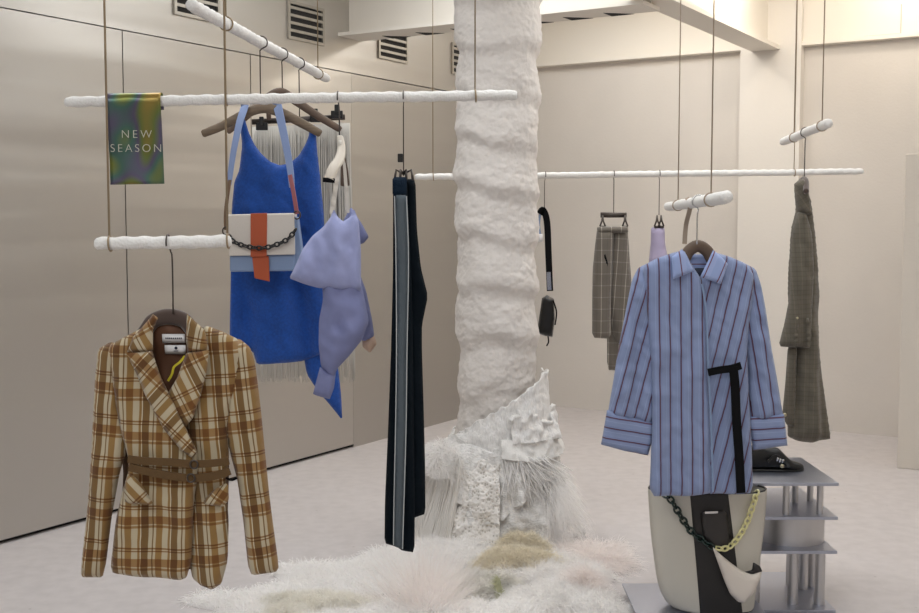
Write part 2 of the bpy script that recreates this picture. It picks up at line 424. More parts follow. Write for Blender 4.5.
# back wall
mb = MB(); rbox(mb, -.3, 7.5, -.25, 0, 0, ZC); WB = struct(mb.build('wall_back', M['wall'], smooth=False))
# pilaster
def aW(px, py, b0=0):
    a, b_, c = ray(px, py); d = Vector((a, b_, c)); o = Vector((0, 0, H)); pl = R(0, b0, 0)
    t = ((pl-o).dot(dL))/d.dot(dL); p = o+d*t; return inv(p)[0], p.z
p0, p1 = aW(738, 200, .1)[0], aW(798, 200, .1)[0]
zl = aW(640, 60)[1]
mb = MB(); rbox(mb, p0, p1, 0, .1, 0, ZC); struct(mb.build('trim_1', M['pillar'], smooth=False))
# ledge beam on back wall
for k, (a0, a1) in enumerate(((-.0, p0), (p1, 7.5))):
    mb = MB(); rbox(mb, a0, a1, 0, .05, zl+.02, ZC); rbox(mb, a0, a1, 0, .085, zl, zl+.028)
    struct(mb.build('trim_%d' % (k+2), M['beam'], smooth=False))
# access hatch
h0, hz0 = aW(865, 36, .052); h1, hz1 = aW(901, 4, .052)
mb = MB(); rbox(mb, h0, h1, .05, .053, hz0+.0, hz1)
hatch = mb.build('access_hatch', M['beam'], smooth=False); tag(hatch, 'flat square access hatch in the beam face at top right', 'hatch')
mb = MB(); e = .006
for q in ((h0-e, h1+e, hz0-e, hz0),): rbox(mb, q[0], q[1], .05, .0515, q[2], q[3])
for q in ((h1, h1+e),): rbox(mb, q[0], q[1], .05, .0515, hz0, hz1)
mb.build('joint', mat('hatch_joint', (176, 168, 156), .9), hatch, smooth=False)
# steel beam parallel to the back wall
zf = zl-.02
bb, zf1 = bL(338, 36)
b2 = bb-.13
pb0, pb1 = aW(752, 48, .1)[0], aW(780, 48, .1)[0]
mb = MB(); fw = .26
rbox(mb, 0, pb0+.1, b2-fw/2, b2+fw/2, zf1, zf1+.022); rbox(mb, 0, pb0+.1, b2-.008, b2+.008, zf1+.02, ZC)
BM = struct(mb.build('beam', M['beam'], smooth=False))
mb = MB()
a_ = .25
while a_ < pb0-.2:
    vs = [R(a_, b2-fw/2-.003, zf1-.002), R(a_, b2-fw/2+.12, zf1-.002), R(a_+.14, b2-fw/2-.003, zf1-.002)]
    vs += [v+Vector((0, 0, .004)) for v in vs]
    mb.add(vs, [(0, 1, 2), (5, 4, 3), (0, 3, 4, 1), (1, 4, 5, 2), (2, 5, 3, 0)]); a_ += .26
mb.build('notches', M['dark'], BM, smooth=False)
mb = MB()
rbox(mb, pb0, pb1, .1, 7, zf, zf+.03); rbox(mb, (pb0+pb1)/2-.01, (pb0+pb1)/2+.01, .1, 7, zf+.02, ZC)
struct(mb.build('beam', M['beam'], smooth=False))
mb = MB(); rbox(mb, -.3, 5.8, 13, 13.2, 0, ZC); struct(mb.build('wall_front', mat('shop_front_paint', (176, 170, 162), .8), smooth=False))
# right wall (off frame) and the low partition at right edge
mb = MB(); rbox(mb, 5.6, 5.8, 0, 13, 0, ZC); struct(mb.build('wall_right', M['wall'], smooth=False))
q = inv(G(897, 468)); 
mb = MB(); rbox(mb, q[0], q[0]+1.2, q[1]-.12, q[1], 0, 1.93)
bevel(tag(mb.build('partition_panel', M['partition'], org=R(q[0], q[1], 0), smooth=False), 'plain beige freestanding partition cut off by the right edge', 'partition'), .004)
# ------------------------------------------------------------------ plaster column
CXY = P(497, 300, 5.5); cc = Vector((CXY.x, 5.5, 0))
mb = MB(); ns, nh = 200, 560
vs = []
for i in range(nh+1):
    z = ZC*i/nh
    for k in range(ns):
        a = 2*PI*k/ns
        tilt = .03*math.sin(a+z*1.3)+.07*noise.noise(Vector((math.cos(a), math.sin(a), z*.8)))
        s = (z+tilt+.035*math.sin(z*3.1))/.235
        fr = s-math.floor(s)
        rg = (.5+.5*math.sin(2*PI*fr+.7*math.sin(2*PI*fr)))*.018*(1+.9*noise.noise(Vector((z*2.2, math.cos(a)*.5, math.sin(a)*.5))))
        q = Vector((math.cos(a)*.19, math.sin(a)*.19, z))
        r = .173+.006*z+rg+.018*noise.noise(q*5)+.006*noise.noise(q*13)+.0045*noise.noise(q*32)+.003*noise.noise(q*70)
        vs.append((cc.x+r*math.cos(a), cc.y+r*math.sin(a), z))
mb.add(vs, [(i*ns+k, i*ns+(k+1) % ns, (i+1)*ns+(k+1) % ns, (i+1)*ns+k) for i in range(nh) for k in range(ns)])
tag(mb.build('plaster_column', M['plaster'], org=cc), 'thick white column coated in lumpy ringed plaster, rising out of the furs', 'column')
# ------------------------------------------------------------------ rails
def rail(name, label, p, q, r, wires, wr=.0022, wm=None, knobs=(), loops=True):
    p, q = Vector(p), Vector(q)
    t = thing(name, label, 'hanging rail', p.lerp(q, .5), 'white cord-wrapped hanging rails')
    L_ = (q-p).length; n = int(L_/.006); sd = random.random()*10
    pts = [p.lerp(q, i/n)+Vector((0, 0, .002*noise.noise(Vector((i*.03, sd, 0))))) for i in range(n+1)]
    rs = [r*(1 if 2 < i < n-2 else (.6 if i in (0, n) else .92)) for i in range(n+1)]
    mb = MB(); mb.tube(pts, rs, 14, rn=lambda i, th: 1+.07*math.sin(th+i*.75)+.10*noise.noise(Vector((i*.16, math.cos(th)*1.5, math.sin(th)*1.5+sd))))
    mb.build('wrapped_bar', M['wrap'], t)
    d = (q-p).normalized()
    for f in wires:
        c = p.lerp(q, f)
        up = Vector((0, 0, 1)); sd_ = d.cross(up).normalized()
        mb = MB(); ring = [c+(up*math.cos(a)+sd_*math.sin(a))*(r+.003)+d*.003*math.sin(a*.5) for a in [2*PI*k/16 for k in range(17)]]
        mb.tube(ring, .0026, 6, cap=False); 
        mb.tube([c+up*(r+.003), Vector((c.x, c.y, ZC))], wr, 6)
        mb.build('suspension_cable', wm or M['wire'], t)
    return t
def fr(px, a, b): return (px-a)/(b-a)
Z1 = P(190, 4, 3.2).z
dn, df = P(190, 4, 3.2), P(327, 78, 4.81); df.z = dn.z
def fpers(px, p, q):   # fraction along a 3D segment where it crosses pixel column px
    lo, hi = 0, 1
    f = lambda t: CX+FPX*(p.lerp(q, t).x)/((p.lerp(q, t).y)*cp-(p.lerp(q, t).z-H)*sp)
    for _ in range(40):
        m_ = (lo+hi)/2
        if (f(m_) < px) == (f(1) > f(0)): lo = m_
        else: hi = m_
    return lo
def RAIL(name, label, p, q, r, wpx, **k): return rail(name, label, p, q, r, [fpers(x, p, q) for x in wpx], **k)
Ym = 3.5
m0, m1 = P(65, 102, Ym), P(517, 95, Ym)
l0, l1 = P(95, 244, 3.0), P(231, 241, 3.0)
k0, k1 = P(415, 177, 6.1), P(863, 171.5, 6.1)
s0, s1 = P(668, 207, 5.2), P(727, 197, 3.35); s0.z = s1.z
r0, r1 = P(783, 143, 5.5), P(829, 123, 4.48); r0.z = r1.z
RAIL('hanging_rail', 'long white wrapped rail running across the picture, holding the foil sign', m0, m1, .0155, [226, 475])
RAIL('hanging_rail', 'short white wrapped rail at left from which the plaid jacket hangs', l0, l1, .0165, [109.5, 227.5], wr=.003)
RAIL('hanging_rail', 'white wrapped rail slanting back from the top left, above the long rail', dn, df, .0175, [226, 318])
RAIL('hanging_rail', 'long thin white rail at the back, passing behind the plaster column', k0, k1, .0165, [433, 794])
RAIL('hanging_rail', 'short white rail end over the striped shirt dress', s0, s1, .019, [678, 711], wm=M['wirew'], wr=.0024)
RAIL('hanging_rail', 'short tilted white rail at right above the olive grey coat', r0, r1, .018, [794, 822], wm=M['wirew'], wr=.0026)
# ------------------------------------------------------------------ hanger parts
def hook(t, px, rail_c, rr, z_bot, side=1, m=None, x_bot=None, r=.0022, along=None):
    """steel hook over a rail centred at rail_c; plane of the hook square to the rail direction 'along'"""
    c = Vector(rail_c); al = (Vector(along) if along else Vector((1, 0, 0))).normalized()
    s = al.cross(Vector((0, 0, 1))).normalized()*side; R_ = rr+.004
    pts = [c+(s*math.cos(a)+Vector((0, 0, 1))*math.sin(a))*R_ for a in [PI*1.15-PI*1.35*k/12 for k in range(13)]]
    xb = x_bot if x_bot is not None else c.x
    base = Vector((xb, c.y, 0)); 
    z0 = pts[-1].z
    pts += [Vector((c.x*.5+xb*.5, c.y+s.y*.3*R_, z0-.012)), Vector((xb, c.y, z0-.035)), Vector((xb, c.y, z_bot))]
    mb = MB(); mb.tube(spline(pts, 4), r, 7); return mb.build('hook', m or M['hook'], t)
def arms(t, pts, rad, m, name='shoulder_bar', flat=.5):
    mb = MB(); sp_ = spline(pts, 8); n = len(sp_)
    rs = [rad*(.75+.25*math.sin(PI*i/(n-1)))*(.7 if i in (0, n-1) else 1) for i in range(n)]
    mb.tube(sp_, rs, 12, flat=flat, up=(0, 1, 0)); return mb.build(name, m, t)
def rp(px, p, q): return p.lerp(q, fpers(px, p, q))
# ------------------------------------------------------------------ foil sign
Ys = Ym-.001
sg = thing('hanging_sign', 'holographic foil NEW SEASON sign folded over the long rail', 'sign', P(135, 185, Ys))
mb = MB(); nu, nv = 14, 40
tl, tr = P(108, 100, Ym), P(162, 99, Ym); hgt = P(135, 100, Ym).z-P(135, 185, Ym).z
vs = []; path = []
rr = .0195
for j in range(nv+1):
    f = j/nv
    if f < .68: path.append((-rr-.001+.004*math.sin(f*5), -hgt+hgt*f/.68))
    elif f < .84: a = (f-.68)/.16*PI; path.append((-rr*math.cos(a), rr*math.sin(a)))
    else: path.append((rr+.001, -hgt*.12*(f-.84)/.16))
for j, (dy, dz) in enumerate(path):
    for i in range(nu+1):
        c = tl.lerp(tr, i/nu); sh = .008*max(0, -dz/hgt)
        vs.append((c.x+sh, c.y+dy+.0015*math.sin(i*.7+j*.2), c.z+dz))
mb.add(vs, [(j*(nu+1)+i, j*(nu+1)+i+1, (j+1)*(nu+1)+i+1, (j+1)*(nu+1)+i) for j in range(nv) for i in range(nu)])
so = mb.build('foil_sheet', M['foil'], sg); sm = so.modifiers.new('thick', 'SOLIDIFY'); sm.thickness = .0006; sm.offset = 0
txm = mat('sign_lettering_white', (196, 194, 178), .6)
for w_, py, px in (('NEW', 134.5, 136.5), ('SEASON', 148.5, 136)):
    cu = bpy.data.curves.new('lettering', 'FONT'); cu.body = w_; cu.size = .034; cu.align_x = 'CENTER'; cu.align_y = 'CENTER'; cu.extrude = .0004
    cu.space_character = 1.42 if w_ == 'NEW' else 1.36; cu.offset = -.0006
    cu.materials.append(txm)
    tmp = bpy.data.objects.new('tmp', cu); col.objects.link(tmp); me = bpy.data.meshes.new_from_object(tmp); bpy.data.objects.remove(tmp); o = bpy.data.objects.new('lettering', me); col.objects.link(o); o.parent = sg
    o.location = P(px, py, Ym-rr-.008)-Vector(sg['_o']); o.rotation_euler = (PI/2, 0, 0)
# ------------------------------------------------------------------ plaid jacket on a hanger
YJ = 3.0
hj = thing('clothes_hanger', 'dark brown padded hanger holding the plaid jacket under the short left rail', 'hanger', P(169, 335, YJ), 'clothes hangers')
hook(hj, 168, rp(168, l0, l1), .0165, P(172, 314, YJ).z, x_bot=P(173, 300, YJ).x, side=-1)
arms(hj, PX([(113, 361), (128, 346), (143, 334), (152, 322), (160, 318), (169, 316.5), (178, 318), (186, 322), (196, 334), (214, 345), (232, 358)], YJ+.015), .021, M['woodd'], flat=.6)
J = thing('jacket', 'cream and mustard brown plaid belted blazer hanging at left', 'jacket', P(170, 590, YJ))
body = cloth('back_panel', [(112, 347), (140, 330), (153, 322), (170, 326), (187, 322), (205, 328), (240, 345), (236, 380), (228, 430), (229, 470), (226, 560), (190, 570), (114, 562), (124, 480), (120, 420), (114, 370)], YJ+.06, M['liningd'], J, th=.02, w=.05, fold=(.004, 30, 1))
cloth('lining', [(150, 322), (187, 322), (205, 340), (208, 400), (196, 455), (180, 440), (155, 380)], YJ+.028, M['lining'], J, th=.012, w=.03, fold=(.004, 60, 1), nz=.006)
cloth('sleeve', [(98, 349), (95, 375), (93, 410), (91, 450), (87, 510), (81, 573), (83, 577), (102, 578), (106, 562), (112, 515), (120, 472), (128, 448), (126, 425), (122, 400), (121, 370), (122, 344), (110, 342)], YJ-.004, M['plaid'], J, th=.026, w=.032, fold=(.003, 40, 2), ang=-.10, nz=.005)
cloth('sleeve', [(228, 338), (240, 339), (250, 347), (255, 362), (260, 400), (265, 450), (270, 500), (279, 567), (276, 572), (252, 575), (248, 565), (243, 520), (237, 480), (229, 450), (224, 425), (226, 400), (228, 370)], YJ+.006, M['plaid'], J, th=.026, w=.032, fold=(.003, 40, .4), ang=.11, nz=.005)
cloth('front_panel', [(238, 339), (222, 331), (205, 325), (198, 345), (196, 380), (186, 420), (188, 460), (192, 480), (188, 560), (192, 579), (200, 586), (212, 589.5), (222, 583), (228, 560), (229, 520), (226, 485), (229, 460), (228, 430), (234, 400), (240, 375), (243, 350)], YJ-.006, M['plaid'], J, th=.022, w=.035, fold=(.0045, 34, .3), ang=.06, nz=.005)
cloth('front_panel', [(108, 346), (128, 335), (146, 326), (150, 345), (160, 375), (175, 405), (198, 452), (199, 470), (194, 500), (192, 560), (187, 577), (180, 580), (140, 577), (113, 573), (111, 565), (116, 520), (123, 490), (129, 470), (128, 455), (121, 430), (116, 405), (112, 375)], YJ-.022, M['plaid'], J, th=.022, w=.035, fold=(.004, 32, 2.1), ang=-.03, nz=.005)
cloth('lapel', [(186, 353), (209, 350), (207, 370), (201, 395), (193, 418), (185, 428), (174, 412), (166, 396), (177, 378)], YJ-.052, M['plaid'], J, th=.006, w=.008, ang=.45, nz=.002, rnd=0)
cloth('lapel', [(126, 353), (140, 352.5), (152, 351), (160, 376), (174, 404), (188, 434), (197, 452), (193, 459), (180, 449), (163, 428), (146, 397), (136, 373)], YJ-.062, M['plaid'], J, th=.006, w=.008, ang=-.75, nz=.002, rnd=0)
cloth('collar', [(127, 352), (133, 337), (143, 326), (153, 314), (158, 318), (153, 330), (153, 350), (140, 353)], YJ-.05, M['plaid'], J, th=.010, w=.012, ang=.5, nz=.002, rnd=0)
cloth('collar', [(187, 314), (196, 322), (205, 330), (209, 350), (187, 353), (186, 335)], YJ-.045, M['plaid'], J, th=.010, w=.012, ang=-.2, nz=.002, rnd=0)
pf1 = cloth('pocket_flap', [(128, 472), (136, 478), (144, 488), (153, 503), (149, 505), (125, 503), (124, 490)], YJ-.06, M['plaid'], J, th=.006, w=.008, ang=.75, nz=.002)
pf2 = cloth('pocket_flap', [(204, 500), (213, 490), (228, 482), (229, 500), (223, 507), (203, 504)], YJ-.046, M['plaid'], J, th=.006, w=.008, ang=-.6, nz=.002)
def band(name, l, Y, wd, m, par, th=.004): return strap(name, PX(l, Y), wd, th, m, par)
bt = band('belt', [(128, 459), (145, 461), (168, 462), (193, 464), (214, 463), (229, 461)], YJ-.068, .019, M['belt'], J, .007)
strap('belt_tail', PX([(129, 467), (150, 472), (172, 476), (192, 478), (214, 476), (230, 471)], YJ-.066), .020, .007, M['belt'], bt)
for bx, by in ((194, 464.5), (191, 478)):
    mb = MB(); c = P(bx, by, YJ-.074); ring = [c+Vector((math.cos(a)*.010, 0, math.sin(a)*.011)) for a in [2*PI*k/12 for k in range(13)]]
    mb.tube(ring, .0022, 6, cap=False); mb.build('buckle', M['hook'], bt)
mb = MB(); mb.tube(spline(PX([(226, 478), (232, 480), (237, 478)], YJ-.03), 5), .003, 6); mb.build('belt_loop', M['blackf'], J)
lb = cloth('neck_label', [(162, 334), (185, 334), (185.5, 343), (162.5, 343)], YJ+.008, M['label'], J, th=.002, w=.003, nz=0, rnd=0)
lb2 = cloth('size_label', [(164.5, 345), (185.5, 345), (185.5, 354), (165, 354)], YJ+.008, M['label'], J, th=.002, w=.003, nz=0, rnd=0)
mb = MB()
for k in range(9):
    c = P(166+k*1.9, 338.3, YJ+.0045); mb.box(c.x-.0016, c.x+.0016, c.y-.0006, c.y+.0006, c.z-.0018, c.z+.0018)
mb.build('print', M['ink'], lb, org=J['_o'], smooth=False)
mb = MB(); c = P(176, 348, YJ+.0045); mb.tube([c-Vector((0, .001, 0)), c], .004, 10); c = P(176, 351, YJ+.0045); mb.box(c.x-.006, c.x+.006, c.y-.0006, c.y, c.z-.001, c.z+.001)
mb.build('print', M['ink'], lb2, org=J['_o'], smooth=False)
strap('ribbon_loop', PX([(185, 356), (180, 362), (174, 367), (172, 374), (168, 381)], YJ-.012), .006, .0015, M['yrib'], J)
# ------------------------------------------------------------------ blue top on its wooden hanger
ph1 = rp(261, dn, df); YD = ph1.y
h1_ = thing('clothes_hanger', 'taupe wooden hanger carrying the cobalt blue top and bag strap', 'hanger', P(264, 115, YD), 'clothes hangers')
hook(h1_, 261, ph1, .0175, P(264, 112, YD).z, x_bot=P(260.5, 90, YD).x, along=df-dn)
arms(h1_, PX([(202, 134), (222, 126), (242, 115.5), (254, 110), (264, 108), (274, 110), (288, 116), (305, 125), (321, 134)], YD), .0175, M['wood'], flat=.45)
mb = MB(); mb.tube(PX([(268.5, 108), (269, 120)], YD), .008, 8, flat=.5); mb.build('neck_block', M['woodb'], h1_)
D = thing('sleeveless_top', 'long cobalt blue sleeveless scoop-neck top hanging behind the white bag', 'top', P(275, 365, YD))
cloth('front_panel', [(239, 117), (244.5, 118), (249, 133), (254, 144), (261, 153.5), (270, 161.5), (280, 165.5), (290, 163), (299, 155), (305, 145), (309, 135), (309, 125), (315.5, 125), (317, 150), (320, 175), (324, 215), (326, 280), (328, 330), (326, 352), (305, 361), (280, 363), (256, 365), (252, 352), (240, 349), (230.5, 350), (231, 290), (231, 235), (232, 205), (234, 182), (239, 170), (242, 145)], YD+.01, M['blue'], D, th=.022, w=.04, fold=(.013, 34, .4), nz=.005)
cloth('back_panel', [(244, 180), (300, 170), (318, 170), (326, 260), (332, 330), (338, 370), (341, 397), (342, 421), (330, 405), (316, 388), (307, 374), (303, 352), (290, 357), (256, 350), (240, 300)], YD+.045, M['blue'], D, th=.012, w=.04, fold=(.008, 30, 1.4))
# second hanger behind and the fringed piece
ph2 = rp(282, dn, df)
h2 = thing('clothes_hanger', 'brown wooden hanger partly hidden behind the blue top, right arm showing', 'hanger', P(282, 96, ph2.y), 'clothes hangers')
hook(h2, 282, ph2, .0175, P(282, 92, ph2.y).z, along=df-dn)
arms(h2, PX([(227, 132), (243, 119), (262, 102), (280, 92), (297, 102), (318, 116), (341, 130)], ph2.y), .0155, M['woodb'], flat=.45)
ph3 = rp(299, dn, df); YF = ph3.y
h3 = thing('clip_hanger', 'dark clip hanger behind the blue top, holding the fringed piece', 'hanger', P(299, 122, YF), 'clip hangers')
hook(h3, 299, ph3, .0175, P(299, 118, YF).z, along=df-dn)
mb = MB(); a, b_ = P(252, 122, YF), P(345, 117, YF); mb.tube([a, b_], .0105, 8, flat=.5, up=(0, 1, 0)); mb.build('bar', M['hook'], h3)
for cxp, cyp in ((262, 126), (316, 118), (337, 114)):
    mb = MB(); c = P(cxp, cyp, YF-.012); mb.box(c.x-.022, c.x+.022, c.y-.008, c.y+.006, c.z-.016, c.z+.012); mb.box(c.x-.008, c.x+.008, c.y-.014, c.y+.0, c.z-.0, c.z+.034)
    bevel(mb.build('clip', M['black'], h3, smooth=False), .002)
FR = thing('fringed_skirt', 'pale grey piece covered in long thin fringe, behind the blue top', 'skirt', P(303, 380, YF))
cloth('underlayer', [(252, 128), (303, 126), (349, 122), (352, 200), (354, 300), (352, 362), (256, 362), (253, 250)], YF+.04, M['fringeb'], FR, th=.008, w=.02, fold=(.003, 60, 0))
mb = MB(); random.seed(3)
for k in range(150):
    f = (k+.5)/150; top = P(252+f*98, 127-f*4, YF+.02+random.uniform(-.012, .012)); bx = P(254+f*102+random.uniform(-1.2, 1.2), 379+random.uniform(-4, 4), YF+.02+random.uniform(-.015, .01))
    mid = top.lerp(bx, .5)+Vector((random.uniform(-.006, .006), random.uniform(-.008, .004), 0))
    mb.tube(spline([top, mid, bx], 4), .0013, 4)
o = mb.build('fringe', M['fringe'], FR); o['kind'] = 'stuff'
# ------------------------------------------------------------------ flap shoulder bag
YB = YD-.13
Bg = thing('shoulder_bag', 'white flap bag with orange band hanging by a blue strap before the blue top', 'bag', P(263, 272, YB))
def slab(name, l, Y0, Y1, m, par, bv=.004):
    mb = MB(); F_ = PX(l, Y0); n = len(F_); Bk_ = [Vector((p.x, Y1, p.z)) for p in F_]
    ar = sum(F_[i].x*F_[(i+1) % n].z-F_[(i+1) % n].x*F_[i].z for i in range(n))
    fs = [tuple(range(n)), tuple(range(2*n-1, n-1, -1))]+[(i, i+n, (i+1) % n+n, (i+1) % n) for i in range(n)]
    if ar < 0: fs = [f[::-1] for f in fs]
    mb.add(F_+Bk_, fs); o = mb.build(name, m, par, smooth=False); bevel(o, bv, 3); return o
slab('body', [(230, 220), (296, 219), (295, 271), (229.5, 272)], YB, YB+.06, M['leatherb'], Bg, .006)
slab('side_gusset', [(291, 216), (297, 217), (303, 262), (295, 266)], YB+.005, YB+.06, M['leatherb'], Bg, .004)
fl = slab('flap', [(227.5, 215), (294, 213.5), (295, 254.5), (229, 256)], YB-.012, YB-.003, M['leatherw'], Bg, .003)
slab('flap_top', [(227.5, 214.5), (294, 213), (294, 217), (227.5, 218)], YB-.01, YB+.062, M['leatherw'], Bg, .003)
slab('orange_band', [(250.5, 213.5), (267, 213), (266.5, 256.5), (250.5, 257)], YB-.016, YB-.012, M['orange'], Bg, .001)
slab('orange_tab', [(252, 256), (268.5, 256), (269.5, 281.5), (260, 279.5), (254.5, 278)], YB-.009, YB-.003, M['orange'], Bg, .001)
chain('chain', spline(PX([(229, 235), (233, 241), (245, 246), (262, 248), (278, 244), (289, 238), (296, 229)], YB-.026), 5), M['black'], Bg, .019, .0029, .7)
strap('shoulder_strap', PX([(229, 181), (233, 150), (239, 124), (243.5, 107)], YB+.1)[:0]+[P(229, 185, YB+.02), P(233, 155, YB+.05), P(239, 125, YB+.08), P(244, 109, YD-.022), P(245, 104.5, YD), P(245, 110, YD+.022)], [.017+.0006*i for i in range(24)]+[.032]*8, .003, M['strapb'], Bg, up=(.3, 1, 0))
strap('shoulder_strap', [P(292, 187, YB+.01), P(290, 168, YB+.03), P(285, 140, YB+.07), P(279, 112, YD-.022), P(277, 105, YD), P(275, 110, YD+.022)], [.019+.0006*i for i in range(22)]+[.033]*8, .003, M['strapb'], Bg, up=(.3, 1, 0))
strap('strap_end', [P(230, 180, YB+.015), P(227, 200, YB), P(225.5, 217, YB-.002), P(226, 230, YB-.002)], .011, .004, M['tan'], Bg, up=(.3, 1, 0))
strap('strap_end', [P(290, 175, YB+.015), P(294, 195, YB), P(297, 214, YB-.002)], .013, .004, M['pink'], Bg, up=(.3, 1, 0))
for x_, y_ in ((226, 231), (297, 215)):
    mb = MB(); c = P(x_, y_, YB-.003); mb.tube([c+Vector((math.cos(a)*.011, 0, math.sin(a)*.013)) for a in [2*PI*k/12 for k in range(13)]], .0026, 6, cap=False)
    mb.build('ring', M['hook'], Bg)
# ------------------------------------------------------------------ lavender blouse on the long rail
YL = Ym
hl = thing('clothes_hanger', 'whitewashed hanger seen edge-on above the lavender blouse', 'hanger', P(339, 160, YL), 'clothes hangers')
hook(hl, 338, rp(338, m0, m1), .0155, P(339.5, 139, YL).z, x_bot=P(339.5, 130, YL).x, side=-1)
a0_ = P(340, 137, YL); 
mb = MB(); mb.tube(spline([a0_, P(341.5, 148, YL-.03), P(339, 160, YL-.08), P(333, 169, YL-.13), P(329, 180, YL-.15)], 6), [.010+.006*min(1, i/14) for i in range(25)], 12, flat=.8); o = mb.build('arm', M['woodw'], hl); 
mb = MB(); mb.tube([P(329, 178, YL-.15), P(328.6, 182.5, YL-.15)], .0175, 12, flat=.6); mb.build('rubber_tip', M['blackf'], hl)
mb = MB(); mb.tube(spline([P(341.5, 139, YL+.01), P(342, 154, YL+.05), P(344.5, 170, YL+.11), P(345, 185, YL+.15)], 6), [.005+.0095*min(1, i/18) for i in range(19)], 12, flat=.5); mb.build('arm', M['woodb'], hl)
BL = thing('blouse', 'lavender off-shoulder blouse with puffed sleeves hanging by white straps', 'blouse', P(335, 395, YL))
cloth('shoulder_strap', [(338, 140), (342, 140), (341, 165), (337, 195), (334, 214), (329, 214), (333, 190), (337, 165)], YL-.035, M['strapw'], BL, th=.002, w=.004, nz=.001)
cloth('shoulder_strap', [(342, 150), (346, 165), (350, 213), (346, 213), (343.5, 175)], YL+.02, M['strapw'], BL, th=.002, w=.004, nz=.001)
cloth('back_sleeve', [(355, 262), (366, 290), (372, 318), (374.5, 336), (364, 345), (356, 330), (350, 290)], YL+.05, M['lavd'], BL, th=.02, w=.03, fold=(.004, 60, 1))
cloth('back_cuff', [(362.5, 340), (374, 335), (377, 344), (370, 353), (362.5, 347)], YL+.05, M['peach'], BL, th=.016, w=.02)
cloth('back_ruffle', [(343, 221), (351, 207), (355, 213), (362, 224), (369, 237), (364, 243), (358, 245), (345, 240)], YL+.03, M['lavd'], BL, th=.02, w=.02, nz=.006)
cloth('sleeve', [(322, 280), (345, 275), (362, 284), (366, 305), (369, 322), (362, 340), (350, 355), (338, 368), (334, 376), (327, 374), (321, 367), (318.5, 345), (319, 320), (323, 300)], YL-.005, M['lavd'], BL, th=.045, w=.06, fold=(.006, 70, 1), nz=.010)
cloth('cuff', [(320, 367), (328, 372), (336, 372), (334, 388), (330, 399), (324, 398), (313, 394)], YL-.01, M['lavd'], BL, th=.02, w=.025, fold=(.004, 150, 1), nz=.004, rnd=0)
cloth('ruffle', [(334, 209), (338, 217), (343, 221.5), (350, 217), (354, 208.5), (359, 222), (361, 250), (361, 291), (352, 290), (335, 289), (317, 288), (302, 283), (289, 278.5), (296, 264), (303, 249), (312, 236), (323, 227), (330, 218)], YL-.035, M['lav'], BL, th=.04, w=.06, fold=(.006, 60, 2), nz=.007)
# ------------------------------------------------------------------ trousers
YT = Ym
ht = thing('clip_hanger', 'thin steel clip hanger gripping the navy trousers', 'hanger', P(403, 175, YT), 'clip hangers')
hook(ht, 403.5, rp(403.5, m0, m1), .0155, P(403.5, 176, YT).z, x_bot=P(403.5, 130, YT).x, side=-1, r=.0018)
mb = MB(); c = P(401, 158, YT); mb.box(c.x-.010, c.x+.006, c.y-.006, c.y+.006, c.z-.013, c.z+.013)
bevel(mb.build('slider', M['black'], ht, smooth=False), .002)
mb = MB(); c = P(403.5, 174, YT)
for dx in (-.022, -.008, .008, .024): mb.tube([c, c+Vector((dx, -.006, .012)), c+Vector((dx*1.2, -.012, -.018))], .004, 6)
mb.build('clip', M['hook'], ht)
T = thing('trousers', 'long navy trousers with a grey side stripe edged in white', 'trousers', P(403, 552, YT))
cloth('back_leg', [(404, 179), (415.5, 179), (417, 230), (421, 268), (428, 296), (422, 325), (422, 350), (423.5, 400), (425, 460), (425.5, 514), (415, 517), (405, 522), (395, 500), (398, 300), (402, 240)], YT+.03, M['navy'], T, th=.022, w=.035, fold=(.004, 70, 1))
cloth('front_leg', [(393, 178), (407, 178), (409, 230), (412, 290), (413, 350), (414, 430), (415, 500), (414.5, 552), (402, 551), (397, 547), (384.5, 543), (385, 500), (388, 430), (391, 350), (393, 270)], YT-.005, M['navy'], T, th=.024, w=.035, fold=(.003, 70, 2))
st = cloth('side_stripe', [(394.5, 195), (407, 195), (408.5, 260), (407, 350), (406, 430), (404, 500), (402.5, 549.5), (393.5, 546), (394, 500), (395, 430), (396.5, 350), (396.5, 260)], YT-.036, M['grey'], T, th=.004, w=.006, nz=.001)
for l in ([(394.5, 196), (396, 260), (396.5, 350), (395.5, 430), (394, 500), (393.5, 545)], [(406.5, 196), (408.5, 260), (407, 350), (406, 430), (404, 500), (402.5, 549)]):
    strap('piping', PX(l, YT-.042), .003, .003, M['white'], st)
cloth('waistband', [(392.5, 177), (407, 177), (406.5, 196), (392.5, 196)], YT-.026, M['navy2'], T, th=.006, w=.008, nz=.001)
# ------------------------------------------------------------------ back rail items
YR = 6.1
hk = thing('crossbody_bag', 'small black bag seen side-on, hanging by a wide strap beside the column', 'bag', P(546, 338, YR))
hook(hk, 545, rp(545.5, k0, k1), .0165, P(544, 212, YR).z, side=-1, x_bot=P(544.5, 200, YR).x)
strap('strap', PX([(539.5, 214), (543, 210), (547, 222), (548.5, 255), (550, 291)], YR), .034, .006, M['blackf'], hk)
strap('strap_webbing', PX([(541, 240), (539, 225), (540.5, 212)], YR+.01), .012, .004, M['leatherb'], hk)
mb = MB(); mb.tube(PX([(540, 234), (540, 242)], YR), .014, 10); mb.build('toggle', M['label'], hk)
strap('buckle', PX([(548.5, 272), (549.5, 290)], YR-.006), .022, .004, M['chrome'], hk)
cloth('pouch', [(542, 298), (547, 295), (554, 299), (555, 318), (552.5, 337), (545, 336), (537, 333), (539.5, 315)], YR, M['blackl'], hk, th=.035, w=.03, nz=.003, rnd=0)
mb = MB(); mb.tube(spline(PX([(553, 300), (556.5, 312), (555, 325)], YR-.02), 5), .004, 6); mb.tube(spline(PX([(548, 336), (548.5, 342), (546.5, 346)], YR), 5), .004, 6); mb.build('cord', M['blackf'], hk)
